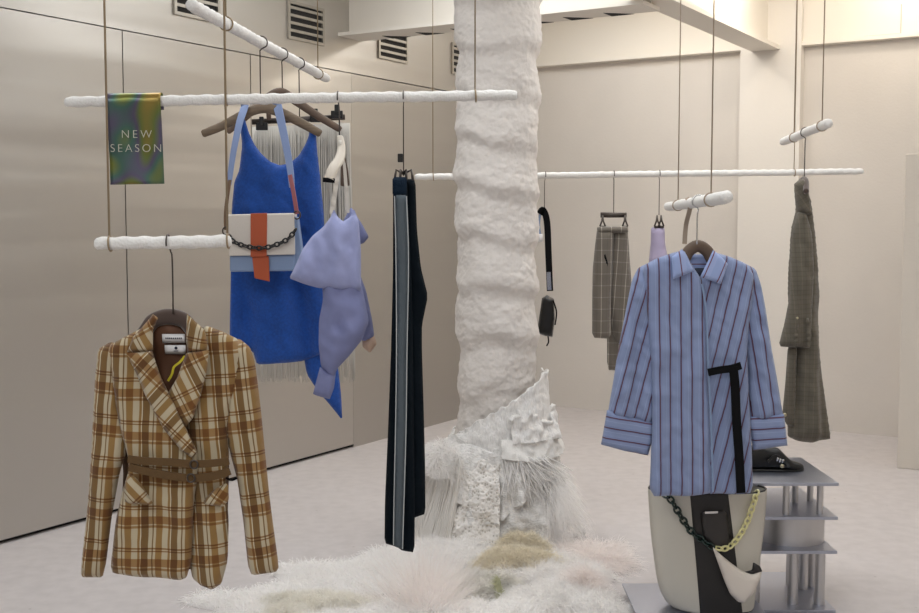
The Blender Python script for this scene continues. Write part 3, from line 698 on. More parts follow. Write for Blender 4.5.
def clip_hanger(label, px, pbar, w, Y, kk, clips):
    h = thing('clip_hanger', label, 'hanger', P(px, pbar, Y), 'clip hangers')
    hook(h, px, rp(px+.5, k0, k1), .0165, P(px, pbar, Y).z, side=-1)
    if w:
        mb = MB(); mb.tube([P(px-w, pbar, Y), P(px+w, pbar, Y)], .014, 8, flat=.5, up=(0, 1, 0)); mb.build('bar', M['hook'], h)
    for cx_ in clips:
        mb = MB(); c = P(cx_, pbar+6, Y-.012)
        for dx in (-.009, .009): mb.tube([c+Vector((0, 0, .03)), c+Vector((dx*.4, -.004, 0)), c+Vector((dx*1.6, -.008, -.028))], .0045, 6)
        mb.box(c.x-.014, c.x+.014, c.y-.01, c.y+.012, c.z-.036, c.z-.024)
        mb.build('clip', M['hook'], h)
    return h
clip_hanger('dark clip hanger holding the grey checked trousers on the back rail', 613.5, 215, 13, YR, 0, (602.5, 625))
C = thing('checked_trousers', 'grey windowpane check cropped trousers clipped to the back rail', 'trousers', P(611, 370, YR))
cloth('back_leg', [(607, 300), (632, 290), (638, 330), (637, 368), (622, 371), (607, 370)], YR+.04, M['check'], C, th=.03, w=.05, fold=(.005, 30, 1), step=.016)
cloth('leg', [(612, 232), (628, 229), (630, 262), (633, 300), (636, 345), (622, 350), (613, 335), (609, 300), (608, 260)], YR+.01, M['check'], C, th=.035, w=.05, fold=(.005, 30, 1), step=.016, ang=-.06)
cloth('leg', [(597, 229), (614, 231), (613, 265), (611, 300), (611, 339), (592, 337.5), (592, 300), (592.5, 270), (595, 245)], YR-.02, M['check'], C, th=.035, w=.05, fold=(.005, 30, 2), step=.016)
cloth('waistband', [(597, 226.5), (628, 226), (628.5, 233), (597, 234)], YR-.02, M['check'], C, th=.03, w=.02, step=.016)
cloth('pocket_opening', [(603.5, 254), (605, 253), (608, 263), (607.5, 267), (605.5, 266)], YR-.052, M['blackf'], C, th=.004, w=.006, step=.01)
clip_hanger('dark clip hanger pinching the lilac garment on the back rail', 659, 215, 0, YR, 0, (657, 661))
mbx = cloth('lilac_camisole', [(651, 228), (657, 226), (664.5, 227), (665, 242), (668, 262), (672, 300), (646, 300), (649, 262), (651, 243)], YR, M['lilac'], None, th=.03, w=.04, fold=(.008, 50, 1), step=.016, org=P(658, 300, YR))
tag(mbx, 'pale lilac garment mostly hidden behind the striped shirt dress', 'garment')
# ------------------------------------------------------------------ striped shirt dress
YS = rp(697, s0, s1).y
hs = thing('clothes_hanger', 'brown wooden hanger inside the striped shirt dress collar', 'hanger', P(699, 248, YS), 'clothes hangers')
hook(hs, 699, rp(699, s0, s1), .019, P(697, 244, YS).z, along=s1-s0, x_bot=P(697, 240, rp(699, s0, s1).y).x, r=.0028, m=M['chrome'])
arms(hs, PX([(652, 277), (670, 270), (683, 261), (689, 251), (698, 246), (707, 251), (713, 261), (726, 268), (744, 276)], YS+.012), .022, M['woodb'], flat=.6)
rb = rp(690, s0, s1)
rbs = strap('ribbon_hook', [rb+Vector((-.012, 0, .02)), rb+Vector((-.004, -.03, .0)), rb+Vector((-.008, -.03, -.03)), P(686, 225, rb.y), P(684.5, 244, rb.y)], .017, .003, M['wirew'], None)
tag(rbs, 'flat metal hook strap hanging from the rail end, left of the shirt hanger', 'hook')
S = thing('shirt_dress', 'blue striped wrap shirt dress with black belt, hanging above the tote bag', 'dress', P(700, 495, YS))
cloth('back_panel', [(644, 270), (668, 257), (684, 252), (698, 258), (714, 252), (745, 263), (755, 275), (748, 330), (750, 400), (752, 488), (650, 490), (652, 400), (648, 320)], YS+.07, M['stripe'], S, th=.02, w=.05)
cloth('back_yoke', [(684, 252), (698, 254.5), (714, 252), (713, 276), (700, 290), (686, 276)], YS+.035, M['stripe2'], S, th=.010, w=.02, ang=PI/2)
cloth('neck_label', [(694, 268), (706, 268), (707, 278), (694, 278)], YS+.015, M['ink'], S, th=.004, w=.004, nz=0)
cloth('sleeve', [(638, 268), (650, 262), (657, 285), (657, 320), (656, 370), (655, 425), (608, 415), (611, 395), (618, 350), (627, 303), (632, 280)], YS-.002, M['stripe'], S, th=.024, w=.03, ang=-.24, fold=(.007, 60, 1), nz=.007)
cloth('sleeve', [(742, 262), (756, 269), (761, 285), (766, 312), (772, 350), (779, 388), (784, 418), (748, 420), (749, 380), (746, 345), (742, 320), (738, 290)], YS+.006, M['stripe'], S, th=.024, w=.03, ang=.17, fold=(.007, 60, 2), nz=.007)
cloth('cuff', [(607, 410), (632, 417), (655, 421), (653, 438), (648, 455.5), (625, 451), (601, 444.5), (604, 428)], YS-.012, M['stripe'], S, th=.014, w=.016, ang=PI/2-.16, fold=(.002, 50, 1), nz=.003, rnd=0)
cloth('cuff', [(746, 417), (766, 416), (784, 414), (786, 430), (787.5, 445.5), (770, 448), (753, 450.5), (750, 432)], YS-.006, M['stripe'], S, th=.014, w=.016, ang=PI/2+.06, fold=(.002, 50, 1), nz=.003, rnd=0)
cloth('front_panel', [(698, 280), (706, 268), (714, 252), (728, 256), (745, 263), (754, 275), (752, 305), (748, 330), (747, 352), (748, 385), (751, 430), (753, 493), (730, 494), (708, 494), (704, 420), (702, 340)], YS-.018, M['stripe'], S, th=.02, w=.03, ang=-.22, fold=(.005, 40, 2.2), nz=.005)
cloth('front_panel', [(643, 266), (655, 259), (672, 253), (684, 250), (692, 265), (703, 282), (707, 310), (708, 360), (711, 420), (713.5, 493), (690, 496), (649, 496), (652, 430), (652, 370), (648, 320), (645, 290)], YS-.03, M['stripe'], S, th=.02, w=.03, fold=(.005, 42, 1), nz=.005, ang=.02)
strap('placket_edge', PX([(702, 284), (706.5, 315), (708, 360), (711, 420), (713, 492)], YS-.055), .006, .004, M['leatherb'], S)
cloth('collar', [(673, 279.5), (671.5, 257), (682, 249), (687, 256), (694, 271)], YS-.068, M['stripe2'], S, th=.007, w=.008, ang=.15, nz=.001, rnd=0)
cloth('collar', [(700, 277), (706, 265), (713, 250), (721, 256), (728, 264), (721, 284)], YS-.06, M['stripe2'], S, th=.007, w=.008, ang=-.4, nz=.001, rnd=0)
sb = strap('belt', [P(708, 372.5, YS-.07), P(720, 370, YS-.072), P(731, 368.5, YS-.072), P(741, 365.5, YS-.068)], .026, .006, M['blackf'], S)
strap('belt_tail', [P(733, 367, YS-.074), P(735, 385, YS-.074), P(736.5, 420, YS-.074), P(739, 455, YS-.074), P(741, 493, YS-.07)], .031, .006, M['blackf'], sb)
# ------------------------------------------------------------------ olive grey coat
YC = rp(806, r0, r1).y
hc = thing('clothes_hanger', 'thin wire hanger at right holding the olive grey coat sideways', 'hanger', P(804, 185, YC), 'clothes hangers')
hook(hc, 806, rp(806, r0, r1), .018, P(804.5, 178, YC).z, along=r1-r0, x_bot=P(804.5, 170, YC).x)
mb = MB(); mb.tube(spline([P(804.5, 179, YC), P(801, 181, YC+.06), P(799, 192, YC+.14)], 5), .012, 8); mb.tube(spline([P(804.5, 179, YC), P(806, 182, YC-.05), P(806, 192, YC-.12)], 5), .012, 8); mb.build('shoulder_bar', M['woodd'], hc)
K = thing('coat', 'long olive grey checked coat hanging sideways at right', 'coat', P(808, 440, YC))
cloth('body', [(794, 186), (803, 180), (808, 190), (812, 210), (815, 235), (818, 270), (820, 295), (818.5, 315), (820, 350), (823, 383), (827, 415), (830, 438), (821, 441), (811, 442.5), (797, 441), (787, 436), (787, 427), (784, 415), (786, 395), (789, 370), (791, 340), (788, 300), (788, 270), (791, 230), (796, 210)], YC+.02, M['coat'], K, th=.07, w=.08, fold=(.010, 60, 2), nz=.008)
cloth('front_edge', [(788, 345), (797, 345), (796, 380), (794, 427), (787, 425), (782, 416), (785, 385)], YC-.02, M['coat'], K, th=.03, w=.03, fold=(.004, 80, 1), nz=.005)
cloth('sleeve', [(797, 212), (806, 212), (812, 235), (814, 270), (812, 305), (811, 348), (795, 347.5), (779, 346.5), (785, 320), (789, 298), (790, 265), (792, 235)], YC-.045, M['coat'], K, th=.045, w=.05, fold=(.006, 70, .5), nz=.008, ang=.05)
cloth('collar', [(794, 184), (800, 179), (805, 180), (809, 195), (812, 215), (804, 215), (797, 210)], YC-.05, M['coat'], K, th=.03, w=.02, ang=.6, nz=.005, rnd=0)
cloth('sleeve_tab', [(795, 318), (799, 317), (797, 347), (794, 347)], YC-.092, M['coat'], K, th=.006, w=.006)
cloth('sleeve_tab', [(806, 318), (809, 318), (811, 347), (807.5, 347)], YC-.09, M['coat'], K, th=.006, w=.006)
mb = MB()
for x_, y_, dy in ((785, 415, -.058), (797.5, 318, -.1)):
    c = P(x_, y_, YC+dy); mb.tube([c, c+Vector((0, .004, 0))], .0085 if y_ > 400 else .005, 12)
mb.build('button', M['gold'], K)
# ------------------------------------------------------------------ metal plate stands
def plate(name, x0, x1, y0, y1, z0, z1, t): 
    mb = MB(); mb.box(x0, x1, y0, y1, z0, z1); o = mb.build(name, M['steel'], t, smooth=False); bevel(o, .0015, 2); return o
def drum(name, x, y, r, z0, z1, t, seg=48, m=None):
    mb = MB(); mb.tube([(x, y, z0), (x, y, z1)], r, seg); o = mb.build(name, m or M['steelc'], t); 
    md = o.modifiers.new('e', 'EDGE_SPLIT'); return o
yf, yb = 4.35, 4.84
zt_ = G(838, 484).z; 
def zat(py, Y): return P(838, py, Y).z
z3, z2, z1_ = zat(484, yf), zat(518, yf), zat(552, yf)
x1_ = P(838.5, 500, yf).x; x0_ = x1_-.49
ST = thing('plate_stand', 'tiered stand of square metal plates on tubes, holding the black shoe', 'display stand', ((x0_+x1_)/2, (yf+yb)/2, 0))
for z in (.012, z1_, z2, z3): plate('plate', x0_, x1_, yf, yb, z-.008, z+.004, ST)
for px, Y in ((786, yf+.04), (820, yf+.05), (795, yf+.24), (810, yf+.26)): drum('tube', P(px, 500, Y).x, Y, .0125, z2+.004, z3-.008, ST, 20)
drum('drum', P(791, 530, yf+.2).x-.01, yf+.19, .135, z1_+.004, z2-.008, ST)
for px, Y in ((793, yf+.08), (820, yf+.07), (803, yf+.26), (812, yf+.3), (791, yf+.3)): drum('tube', P(px, 570, Y).x, Y, .02, .016, z1_-.008, ST, 24)
drum('tube', P(760, 500, yf+.1).x, yf+.1, .0125, z2+.004, z3-.008, ST, 20)
drum('tube', P(755, 570, yf+.1).x, yf+.1, .02, .016, z1_-.008, ST, 24)
pb = G(622, 583, .047)
PB = thing('low_plate_stand', 'low square metal plate under the large tote bag', 'display stand', (pb.x+.24, pb.y-.24, 0))
plate('plate', pb.x, pb.x+.49, pb.y-.5, pb.y, .038, .046, PB)
drum('drum', pb.x+.2, pb.y-.3, .09, 0, .038, PB)
drum('foot', pb.x+.06, pb.y-.4, .02, 0, .038, PB, 24)
drum('foot', pb.x+.06, pb.y-.06, .02, 0, .038, PB, 24)
# shoe
sx = P(790, 470, 4.58); zS = z3+.004
SH = thing('loafer', 'black pointed leather loafer with silver buckle on the top metal plate', 'shoe', (1.2, 4.58, zS))
secs = []
xh = P(742, 470, 4.58).x; xt = P(803.5, 470, 4.58).x; Ls = xt-xh
prof = [(0, .024, .050), (.06, .031, .062), (.18, .034, .063), (.32, .034, .060), (.45, .038, .058), (.58, .043, .056), (.7, .046, .046), (.8, .043, .036), (.9, .032, .027), (.97, .017, .020), (1, .006, .012)]
prof = [(a, b, c*1.5 if a < .6 else c*(1.25 if a < .75 else .95)) for a, b, c in prof]
def shoe_mesh(prof, zlo, hs=1.0, inset=0):
    mb = MB(); vs = []; n = 20; pr = spline([Vector(p) for p in prof], 3)
    for s in pr:
        for k in range(n):
            a = 2*PI*k/n; cx_, sx_ = math.cos(a), math.sin(a)
            yy = math.copysign(abs(cx_)**.8, cx_)*max(s.y-inset, .003); zz = (math.copysign(abs(sx_)**(.45 if sx_ < 0 else .9), sx_)+1)/2*s.z*hs
            if sx_ > 0: yy *= .86
            vs.append((xh+s.x*Ls, 4.58+yy+.012*math.sin(s.x*3), zS+zlo+zz))
    m_ = len(pr)
    mb.add(vs, [(i*n+k, i*n+(k+1) % n, (i+1)*n+(k+1) % n, (i+1)*n+k) for i in range(m_-1) for k in range(n)]+[tuple(range(n))[::-1], tuple((m_-1)*n+k for k in range(n))])
    return mb
shoe_mesh(prof, .006).build('upper', M['blackl'], SH)
shoe_mesh([(a, b+.004, .012) for a, b, c in prof], 0).build('sole', M['black'], SH)
mb = MB(); mb.box(xh+.002, xh+.06, 4.555, 4.605, zS, zS+.016); 
cxS = P(781, 460, 4.55)
mb = MB()
for dx, dz in ((-.018, .004), (-.008, -.001), (.003, -.003)): mb.tube([(cxS.x+dx, 4.545, cxS.z+dz-.008), (cxS.x+dx+.004, 4.54, cxS.z+dz+.008)], .005, 8)
mb.build('buckle', M['chrome'], SH)
strap('vamp_strap', [P(768, 462, 4.53), P(775, 456, 4.54), P(784, 460, 4.54), P(789, 467, 4.525)], .010, .004, M['blackl'], SH)
mb = MB(); c = P(782, 466, 4.53); mb.tube([c, c+Vector((0, -.006, 0))], .009, 5); mb.build('stud', M['gold'], SH)
# ------------------------------------------------------------------ tote bag
YG = 4.30; zg = .046
TB = thing('tote_bag', 'large taupe tote bag with dark centre band and two-tone chain', 'bag', (P(706, 600, YG).x, YG, zg))
rows = [(489, 649.5, 766), (500, 650, 765.5), (530, 652, 763), (560, 655.5, 759), (582, 659, 756), (596, 664, 754), (604, 671, 753), (609, 684, 751)]
yT = P(700, 493, YG).z
lv = []
for py, xa, xb in rows:
    pa, pc = P(xa, py, YG), P(xb, py, YG); lv.append((max(pa.z, zg) if py < 609 else zg, pa.x, pc.x))
tp = lambda px, py: (P(px, py, YG-.085).x)
bandL = lambda z: 0; 
def tote_row(z, xa, xb, n0=44):
    w = (xb-xa)/2; c = (xa+xb)/2; t = (z-zg)/(lv[0][0]-zg)
    dp = .075+.01*t; pts = []
    for k in range(n0):
        a = 2*PI*k/n0; ca_, sa_ = math.cos(a), math.sin(a)
        x = c+math.copysign(abs(ca_)**.55, ca_)*w; y = YG-math.copysign(abs(sa_)**.7, sa_)*dp
        pts.append((x, y, z))
    return pts
n0 = 88
pv = spline([Vector(v) for v in lv], 5)
rowsM = [tote_row(v.x, v.y, v.z, n0) for v in pv]
def bx(z):   # dark band limits in metres at height z
    t = (lv[0][0]-z)/(lv[0][0]-zg)
    return tp(689, 500)*(1-t)+tp(701, 500)*t, tp(728, 500)*(1-t)+tp(745, 500)*t
parts = {'left_panel': [], 'centre_band': [], 'right_panel': [], 'back_panel': []}
# re-map x of vertices on the front so column edges land on the band limits
nf = n0//2
for r_ in rowsM:
    z = r_[0][2]; xa = r_[nf][0]; xb = r_[0][0]; L0, L1 = bx(z)
    # k from 0 (right) .. nf (left) is the front
    for k in range(1, nf):
        f = k/nf; x, y, _ = r_[k]
        if f < .34: nx = xb+(L1-xb)*math.sin(f/.34*PI/2)
        elif f < .62: nx = L1+(L0-L1)*(f-.34)/.28
        else: nx = L0+(xa-L0)*(1-math.cos((f-.62)/.38*PI/2))
        ww = (xb-xa)/2; u = abs((nx-(xa+xb)/2)/ww); dp = .085
        r_[k] = (nx, YG-dp*max(0, 1-u**3.2)**.55, z)
kA, kB = round(.34*nf), round(.62*nf)
cols = {'right_panel': range(0, kA), 'centre_band': range(kA, kB), 'left_panel': range(kB, nf), 'back_panel': range(nf, n0)}
for nm, cr_2 in cols.items():
    mb = MB(); ks = list(cr_2)+[(cr_2[-1]+1) % n0]; w_ = len(ks)
    vs = [rowsM[i][k] for i in range(len(rowsM)) for k in ks]
    mb.add(vs, [(i*w_+j, (i+1)*w_+j, (i+1)*w_+j+1, i*w_+j+1) for i in range(len(rowsM)-1) for j in range(w_-1)])
    o = mb.build(nm, M['darkl'] if nm == 'centre_band' else M['cream'], TB); s_ = o.modifiers.new('s', 'SOLIDIFY'); s_.thickness = .004; s_.offset = -1
mb = MB(); mb.add([Vector(v)+Vector((0, 0, .004)) for v in rowsM[-1]], [tuple(range(n0))]); 
o = mb.build('base', M['darkl'], TB); s_ = o.modifiers.new('s', 'SOLIDIFY'); s_.thickness = .006
mb = MB(); mb.tube([Vector(v)+Vector((0, 0, .001)) for v in rowsM[0]]+[rowsM[0][0]], .004, 6, cap=False); mb.build('rim', M['darkl'], TB)
mb = MB(); 
ed = [Vector(r_) for r_ in rowsM[-1]]; mb.tube(ed+[ed[0]], .006, 6, cap=False); mb.build('bottom_piping', M['darkl'], TB)
Yf_ = YG-.095
chain('dark_green_chain', spline([P(664, 495, YG-.07), P(671, 500, Yf_), P(680, 515, Yf_-.004), P(690, 530, Yf_-.004), P(702, 540, Yf_-.006), P(713, 548, Yf_-.012)], 5), M['green'], TB, .031, .0042, .72)
chain('pale_yellow_chain', spline([P(716, 548, Yf_-.012), P(727, 548, Yf_-.01), P(738, 538, Yf_-.006), P(747, 522, Yf_), P(753, 505, Yf_), P(757, 491, YG-.06)], 5), M['yellow'], TB, .029, .0042, .72)
cloth('strap_tab', [(700, 512), (727, 510), (731, 545), (722, 552), (710, 545), (703, 535)], YG-.092, mat('lit_dark_leather', (48, 44, 42), .5), TB, th=.008, w=.01, nz=.001)  # light falling on the dark strap is put into its lighter colour
slab('clasp', [(705, 511.5), (718, 511), (718, 513.5), (705, 514)], YG-.108, YG-.1, M['chrome'], TB, .001)
hd = cloth('wrist_loop', [(712, 546), (720, 554), (731, 563), (742, 571), (752, 574.5), (762, 571.5), (760, 580), (753, 594), (745, 603), (738, 602), (730, 594), (724, 580)], YG-.125, M['leatherw'], TB, th=.018, w=.03, nz=.001)
cloth('loop_inside', [(753, 562), (760, 566), (762.5, 571.5), (752, 575), (744, 572), (752, 570)], YG-.115, M['darkl'], hd, th=.006, w=.008, nz=0, org=TB['_o'])
# ------------------------------------------------------------------ textiles wrapped round the foot of the column
def drape(name, label, cat, a0, a1, ztop, zbot, rtop, rbot, m, folds=(0, 0), na=160, nz_=50, lump=.01, ruff=0, seed=0, thick=.006):
    mb = MB(); vs = []
    for j in range(nz_+1):
        t = j/nz_
        for i in range(na+1):
            f = i/na; a = math.radians(a0+(a1-a0)*f)
            z = ztop(f)*(1-t)+zbot(f)*t
            r = rtop*(1-t**.8)+rbot*t**.8
            r += folds[0]*(.2+t)*math.sin(a*folds[1]+3*noise.noise(Vector((a, z*3, seed))))
            r += lump*noise.noise(Vector((a*3, z*9, seed)))+lump*.6*noise.noise(Vector((a*9, z*26, seed)))
            if ruff: r += ruff*math.exp(-t*14)*(1+.8*math.sin(a*27+2*math.sin(a*9))); z += ruff*.7*math.exp(-t*14)*math.sin(a*19+3*math.sin(a*4))
            vs.append((cc.x+r*math.sin(a), cc.y-r*math.cos(a), max(z, .004)))
    w_ = na+1
    mb.add(vs, [(j*w_+i, (j+1)*w_+i, (j+1)*w_+i+1, j*w_+i+1) for j in range(nz_) for i in range(na)])
    o = mb.build(name, m, org=cc); s_ = o.modifiers.new('s', 'SOLIDIFY'); s_.thickness = thick; s_.offset = -1
    return tag(o, label, cat, 'white textiles around the column foot')
drape('knitted_throw', 'rough white knitted throw heaped around the foot of the column', 'throw', -180, 180, lambda f: .5+.03*math.sin(f*20), lambda f: .02, .235, .40, M['knit'], (.018, 15), na=260, nz_=70, lump=.03, seed=1)
drape('woven_throw', 'ribbed white woven throw with a ruffled slanting edge on the column', 'throw', -62, 112, lambda f: .50+.30*min(1, f/.72), lambda f: .36, .232, .285, M['weave'], (.006, 12), lump=.014, ruff=.008, seed=2)
drape('crochet_cloth', 'open white crochet cloth low on the left side of the column', 'cloth', -42, 0, lambda f: .38+.05*f+.02*math.sin(f*12), lambda f: .03, .325, .43, M['crochet'], (.01, 22), na=60, lump=.03, seed=3)
drape('folded_cloth', 'upper puffy white cloth wrapped on the right of the column', 'cloth', 12, 100, lambda f: .60+.03*math.sin(f*9), lambda f: .50, .272, .30, M['weave'], (.004, 20), na=90, nz_=30, lump=.03, ruff=.012, seed=7, thick=.02)
drape('folded_cloth', 'lower smooth folded white cloth wrapped on the right of the column', 'cloth', 2, 92, lambda f: .52-.02*f, lambda f: .44-.03*math.sin(f*3), .292, .325, M['wrap'], (.004, 9), na=90, nz_=30, lump=.022, seed=8, thick=.016)
drape('lace_cloth', 'white pleated lace cloth falling over the middle of the column foot', 'cloth', -50, 24, lambda f: .47+.02*math.sin(f*6), lambda f: .20+.05*math.sin(f*8), .29, .37, M['knit'], (.012, 34), na=120, nz_=40, lump=.02, seed=9)
# ------------------------------------------------------------------ furs
FU = dict(white=fleece('white_fur', (252, 251, 250), (249, 247, 245)), cream=fleece('cream_fur', (250, 248, 243), (247, 244, 236)), butter=fleece('butter_fur', (247, 242, 229), (242, 235, 218)),
          pink=fleece('pale_rose_fur', (251, 247, 245), (249, 244, 241)), fringe=fleece('cream_cord_fringe', (249, 247, 244), (246, 243, 238)), green=fleece('pale_moss_tuft', (216, 216, 188)))
rng = np.random.default_rng(5)
def fur(name, label, cat, c, rx, ry, h, n, Ln, wd, m, up=.6, rad=.6, jit=.5, droop=.5, curl=.0, cf=3, rot=0, z0=0, group='white and cream furs on the floor', seg=4, bias=(0, 0, 0)):
    cx_, cy_ = c[0], c[1]
    rr_ = np.sqrt(rng.random(n)); th = rng.random(n)*2*PI
    e = 1+.22*np.sin(th*3+cx_*9)+.14*np.sin(th*5+cy_*7)
    lx, ly = rr_*np.cos(th)*rx*e, rr_*np.sin(th)*ry*e
    cr2, sr2 = math.cos(rot), math.sin(rot)
    X = cx_+lx*cr2-ly*sr2; Y = cy_+lx*sr2+ly*cr2
    def hz(r, t): return z0+h*np.clip(1-r**2, 0, 1)**.6*(1+.25*np.sin(t*4+cx_*5)*r)
    Z = hz(rr_, th)
    out = np.stack([np.cos(th)*rr_*cr2-np.sin(th)*rr_*sr2, np.cos(th)*rr_*sr2+np.sin(th)*rr_*cr2, np.zeros(n)], 1)
    # combing noise so neighbouring strands clump
    ph = np.sin(X*23+Y*11)+np.sin(Y*29-X*17); comb = np.stack([np.cos(ph*2.2), np.sin(ph*2.2), np.zeros(n)], 1)
    d = out*rad+np.array([0, 0, up])+comb*jit*.7+rng.normal(0, jit*.45, (n, 3))+np.array(bias)
    d /= np.linalg.norm(d, axis=1)[:, None]
    LL = Ln*(.65+.6*rng.random(n))
    pa = rng.random((n, 2))*6.28
    sd = np.cross(d, rng.normal(0, 1, (n, 3))); sd /= np.linalg.norm(sd, axis=1)[:, None]+1e-9
    root = np.stack([X, Y, Z], 1); V = []
    for k in range(seg+1):
        t = k/seg
        p = root+d*(LL*t)[:, None]; p[:, 2] -= droop*LL*t*t
        if curl: p[:, 0] += curl*t*np.sin(pa[:, 0]+t*cf*2); p[:, 1] += curl*t*np.cos(pa[:, 1]+t*cf*2); p[:, 2] += curl*.6*t*np.sin(pa[:, 1]+t*cf*2.3)
        p[:, 2] = np.maximum(p[:, 2], .003)
        w = wd*(1-.8*t)/2
        V += [p-sd*w, p+sd*w]
    V = np.stack(V, 1).reshape(-1, 3); q = 2*(seg+1)
    base = (np.arange(n)*q)[:, None]; F = np.concatenate([base+np.array([[2*k, 2*k+1, 2*k+3, 2*k+2]]) for k in range(seg)], 1).reshape(-1, 4)
    # the hide itself
    na, nr = 48, 12; hv_ = []
    for j in range(nr+1):
        r = j/nr
        for i in range(na):
            t = 2*PI*i/na; ee = 1+.22*math.sin(t*3+cx_*9)+.14*math.sin(t*5+cy_*7); x = r*math.cos(t)*rx*ee; y = r*math.sin(t)*ry*ee
            hv_.append((cx_+x*cr2-y*sr2, cy_+x*sr2+y*cr2, float(hz(np.float64(r), t))+.001))
    o0 = len(V); hf = [(o0+j*na+i, o0+j*na+(i+1) % na, o0+(j+1)*na+(i+1) % na, o0+(j+1)*na+i) for j in range(nr) for i in range(na)]
    V = np.concatenate([V, np.array(hv_)]); F = np.concatenate([F, np.array(hf)])
    org = np.array([cx_, cy_, z0]); me = bpy.data.meshes.new(name)
    me.vertices.add(len(V)); me.vertices.foreach_set('co', (V-org).astype(np.float32).ravel())
    me.loops.add(len(F)*4); me.loops.foreach_set('vertex_index', F.astype(np.int32).ravel())
    me.polygons.add(len(F)); me.polygons.foreach_set('loop_start', np.arange(0, len(F)*4, 4, dtype=np.int32)); me.polygons.foreach_set('loop_total', np.full(len(F), 4, dtype=np.int32))
    me.update(); me.materials.append(m); me.validate()
    o = bpy.data.objects.new(name, me); col.objects.link(o); o.location = org
    return tag(o, label, cat, group)
def g2(px, py, z=0): p = G(px, py, z); return (p.x, p.y)
fur('fur_rug', 'broad flat white fur spread on the floor left of the trousers', 'fur', g2(338, 584), .32, .26, .04, 7000, .06, .0035, FU['white'], up=.35, rad=.4, jit=.9, droop=.4)
fur('fur_rug', 'thin white fur reaching furthest left below the plaid jacket sleeve', 'fur', g2(262, 606), .24, .2, .03, 6000, .055, .0035, FU['white'], up=.3, rad=.5, jit=.9, droop=.4)
fur('sheepskin', 'cream sheepskin at the bottom edge between jacket and trousers', 'fur', g2(318, 612), .26, .10, .06, 5000, .045, .0035, FU['cream'], up=.5, rad=.4, jit=.8, droop=.4, curl=.012)
fur('long_hair_fur', 'spiky long-haired rose cream fur at the bottom, below the trousers', 'fur', g2(424, 612), .13, .13, .09, 1000, .20, .0024, FU['pink'], up=1.0, rad=1.0, jit=.28, droop=.10)
fur('fur_rug', 'white fur running along the bottom edge under the spiky long-haired fur', 'fur', g2(440, 622), .48, .20, .05, 9000, .06, .004, FU['white'], up=.4, rad=.4, jit=.9, droop=.4)
fur('fur_rug', 'white fluffy fur directly under the trouser hems', 'fur', g2(400, 572), .24, .26, .06, 8000, .07, .0035, FU['white'], up=.4, rad=.5, jit=.8, droop=.4)
fur('fluffy_fur', 'soft white fluff heap at the upper left of the column foot', 'fur', (cc.x-.25, cc.y-.20), .12, .10, .13, 4000, .08, .0032, FU['white'], up=.4, rad=.8, jit=.7, droop=.5, z0=.34)
fur('fluffy_fur', 'white shaggy fur trailing down the right side of the column foot', 'fur', (cc.x+.25, cc.y-.17), .09, .12, .30, 4500, .11, .0032, FU['white'], up=.1, rad=.7, jit=.5, droop=.8, z0=.05)
fur('sheepskin', 'curly yellowish tuft of sheepskin against the front of the column foot', 'fur', (cc.x+.10, cc.y-.46), .12, .045, .12, 3500, .04, .0035, FU['butter'], up=.5, rad=.6, jit=.8, droop=.4, curl=.014, z0=.0)
fur('sheepskin', 'flat yellowish sheepskin pad lying in front of the column', 'fur', g2(514, 573), .18, .075, .10, 5500, .042, .0035, FU['butter'], up=.5, rad=.6, jit=.7, droop=.4, curl=.012)
fur('curly_fleece', 'tightly curled cream fleece lying front and centre', 'fur', g2(480, 598), .14, .13, .08, 4500, .035, .0055, FU['cream'], up=.7, rad=.4, jit=.9, droop=.2, curl=.02, cf=5)
fur('moss_tuft', 'tiny pale greenish tuft poking from the curled fleece', 'tuft', g2(497, 606), .018, .018, .11, 200, .03, .003, FU['green'], up=.7, jit=.6)
fur('fur_rug', 'white shaggy fur at the bottom right beside the low metal plate', 'fur', g2(562, 606), .24, .18, .06, 8000, .06, .004, FU['white'], up=.4, rad=.4, jit=.9, droop=.4, curl=.01)
fur('long_hair_fur', 'pale rose round fur lying left of the low metal plate', 'fur', g2(584, 598), .075, .08, .10, 1600, .07, .003, FU['pink'], up=.6, rad=.7, jit=.4, droop=.4)
fur('fur_rug', 'feathery pale rose fur at the right behind the white shaggy fur', 'fur', g2(590, 562), .17, .17, .04, 3000, .11, .003, FU['pink'], up=.35, rad=.8, jit=.45, droop=.4)
fur('fur_rug', 'white fur lying behind the trouser hems left of the column', 'fur', g2(448, 562), .26, .18, .08, 8000, .07, .0035, FU['white'], up=.4, rad=.5, jit=.8, droop=.4)
fur('fur_rug', 'white fur between the yellowish sheepskin and the rose fur', 'fur', g2(550, 574), .22, .2, .05, 7000, .07, .0035, FU['white'], up=.4, rad=.5, jit=.8, droop=.4)
# hanging cord fringe at the left of the column foot
mb = MB(); random.seed(11)
for k in range(300):
    a = math.radians(-78+50*random.random()); r0_ = .335+.03*random.random()
    z = .40+.04*random.random(); pts = []
    a2 = a+random.uniform(-.08, .04)
    for t in (0, .3, .65, 1):
        r_ = r0_+.13*t**1.3; aa = a+(a2-a)*t
        pts.append(Vector((cc.x+r_*math.sin(aa)-.02*t, cc.y-r_*math.cos(aa), max(.01, z-(z-.02)*t))))
    mb.tube(spline(pts, 3), .0036, 5)
tag(mb.build('fringed_throw', FU['fringe'], org=cc), 'long cream corded fringe hanging on the left of the column foot', 'throw', 'white textiles around the column foot')
mb = MB()
for k in range(110):
    a = math.radians(2+40*random.random()**.7); z = .42+.02*random.random(); a2 = a*1.3+random.uniform(-.2, .5); pts = []
    for t in (0, .35, .7, 1):
        r_ = .32+.05*t+.01*math.sin(k); aa = a+(a2-a)*t; pts.append(Vector((cc.x+r_*math.sin(aa), cc.y-r_*math.cos(aa), z-(.10+.12*(k%7)/7)*t)))
    mb.tube(spline(pts, 3), .0026, 4)
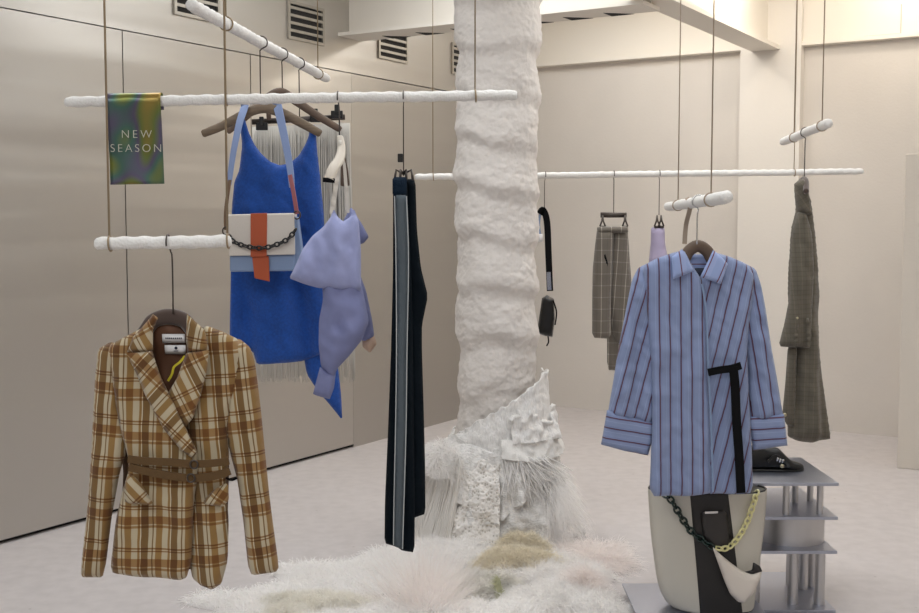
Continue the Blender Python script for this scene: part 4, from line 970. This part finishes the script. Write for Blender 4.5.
tag(mb.build('fringed_scarf', FU['white'], org=cc), 'thin white fringed scarf falling over the front of the column foot', 'scarf', 'white textiles around the column foot')
for o in bpy.data.objects:
    if '_o' in o: del o['_o']
# ------------------------------------------------------------------ light
def area(name, loc, rot, sx, sy, e, c=(.935, .97, 1)):
    l = bpy.data.lights.new(name, 'AREA'); l.shape = 'RECTANGLE'; l.size = sx; l.size_y = sy; l.energy = e; l.color = c
    o = bpy.data.objects.new(name, l); col.objects.link(o); o.location = loc; o.rotation_euler = rot; return o
yaw = math.atan2(dB.y, dB.x)
def down(name, a, b, sx, sy, e, **k):
    p = R(a, b, ZC-.03); return area(name, p, (0, 0, yaw), sx, sy, e, **k)
KL = .93
for a_, b_, sx_, sy_, e_ in ((1.6, 3.2, 1.8, 1.0, 31), (3.8, 3.2, 1.8, 1.0, 20), (1.6, 5.4, 1.8, 1.0, 33), (3.8, 5.4, 1.8, 1.0, 27), (1.8, 8.6, 2.2, 1.2, 40), (4.0, 8.6, 2.2, 1.2, 40), (2.8, 11.6, 3, 1, 40), (4.3, 1.2, 1.4, .6, 11), (1.4, .95, 2.0, .6, 18)):
    down('ceiling_lamp', a_, b_, sx_, sy_, e_*KL)
def bulb(a, b, z, e, c=(1, .9, .76)):
    l = bpy.data.lights.new('bulb', 'POINT'); l.energy = e; l.color = c; l.shadow_soft_size = .05
    o = bpy.data.objects.new('bulb', l); col.objects.link(o); o.location = R(a, b, z)
bulb(pb1+.35, 1.3, 3.12, 16); bulb(pb0-.35, 1.2, 3.12, 16); bulb(pb1+.9, .5, 3.14, 8); bulb(2.6, bb+.5, 3.1, 9, (1, .97, .93))
w = bpy.data.worlds.new('world'); sc.world = w; w.use_nodes = True
w.node_tree.nodes['Background'].inputs[0].default_value = (.97, .985, 1, 1); w.node_tree.nodes['Background'].inputs[1].default_value = .3
cy = sc.cycles; cy.max_bounces = 18; cy.diffuse_bounces = 12; cy.glossy_bounces = 5; cy.transmission_bounces = 10
sc.view_settings.view_transform = 'Standard'; sc.view_settings.look = 'None'; sc.view_settings.gamma = 1; sc.view_settings.exposure = 0
sc.view_settings.use_curve_mapping = False
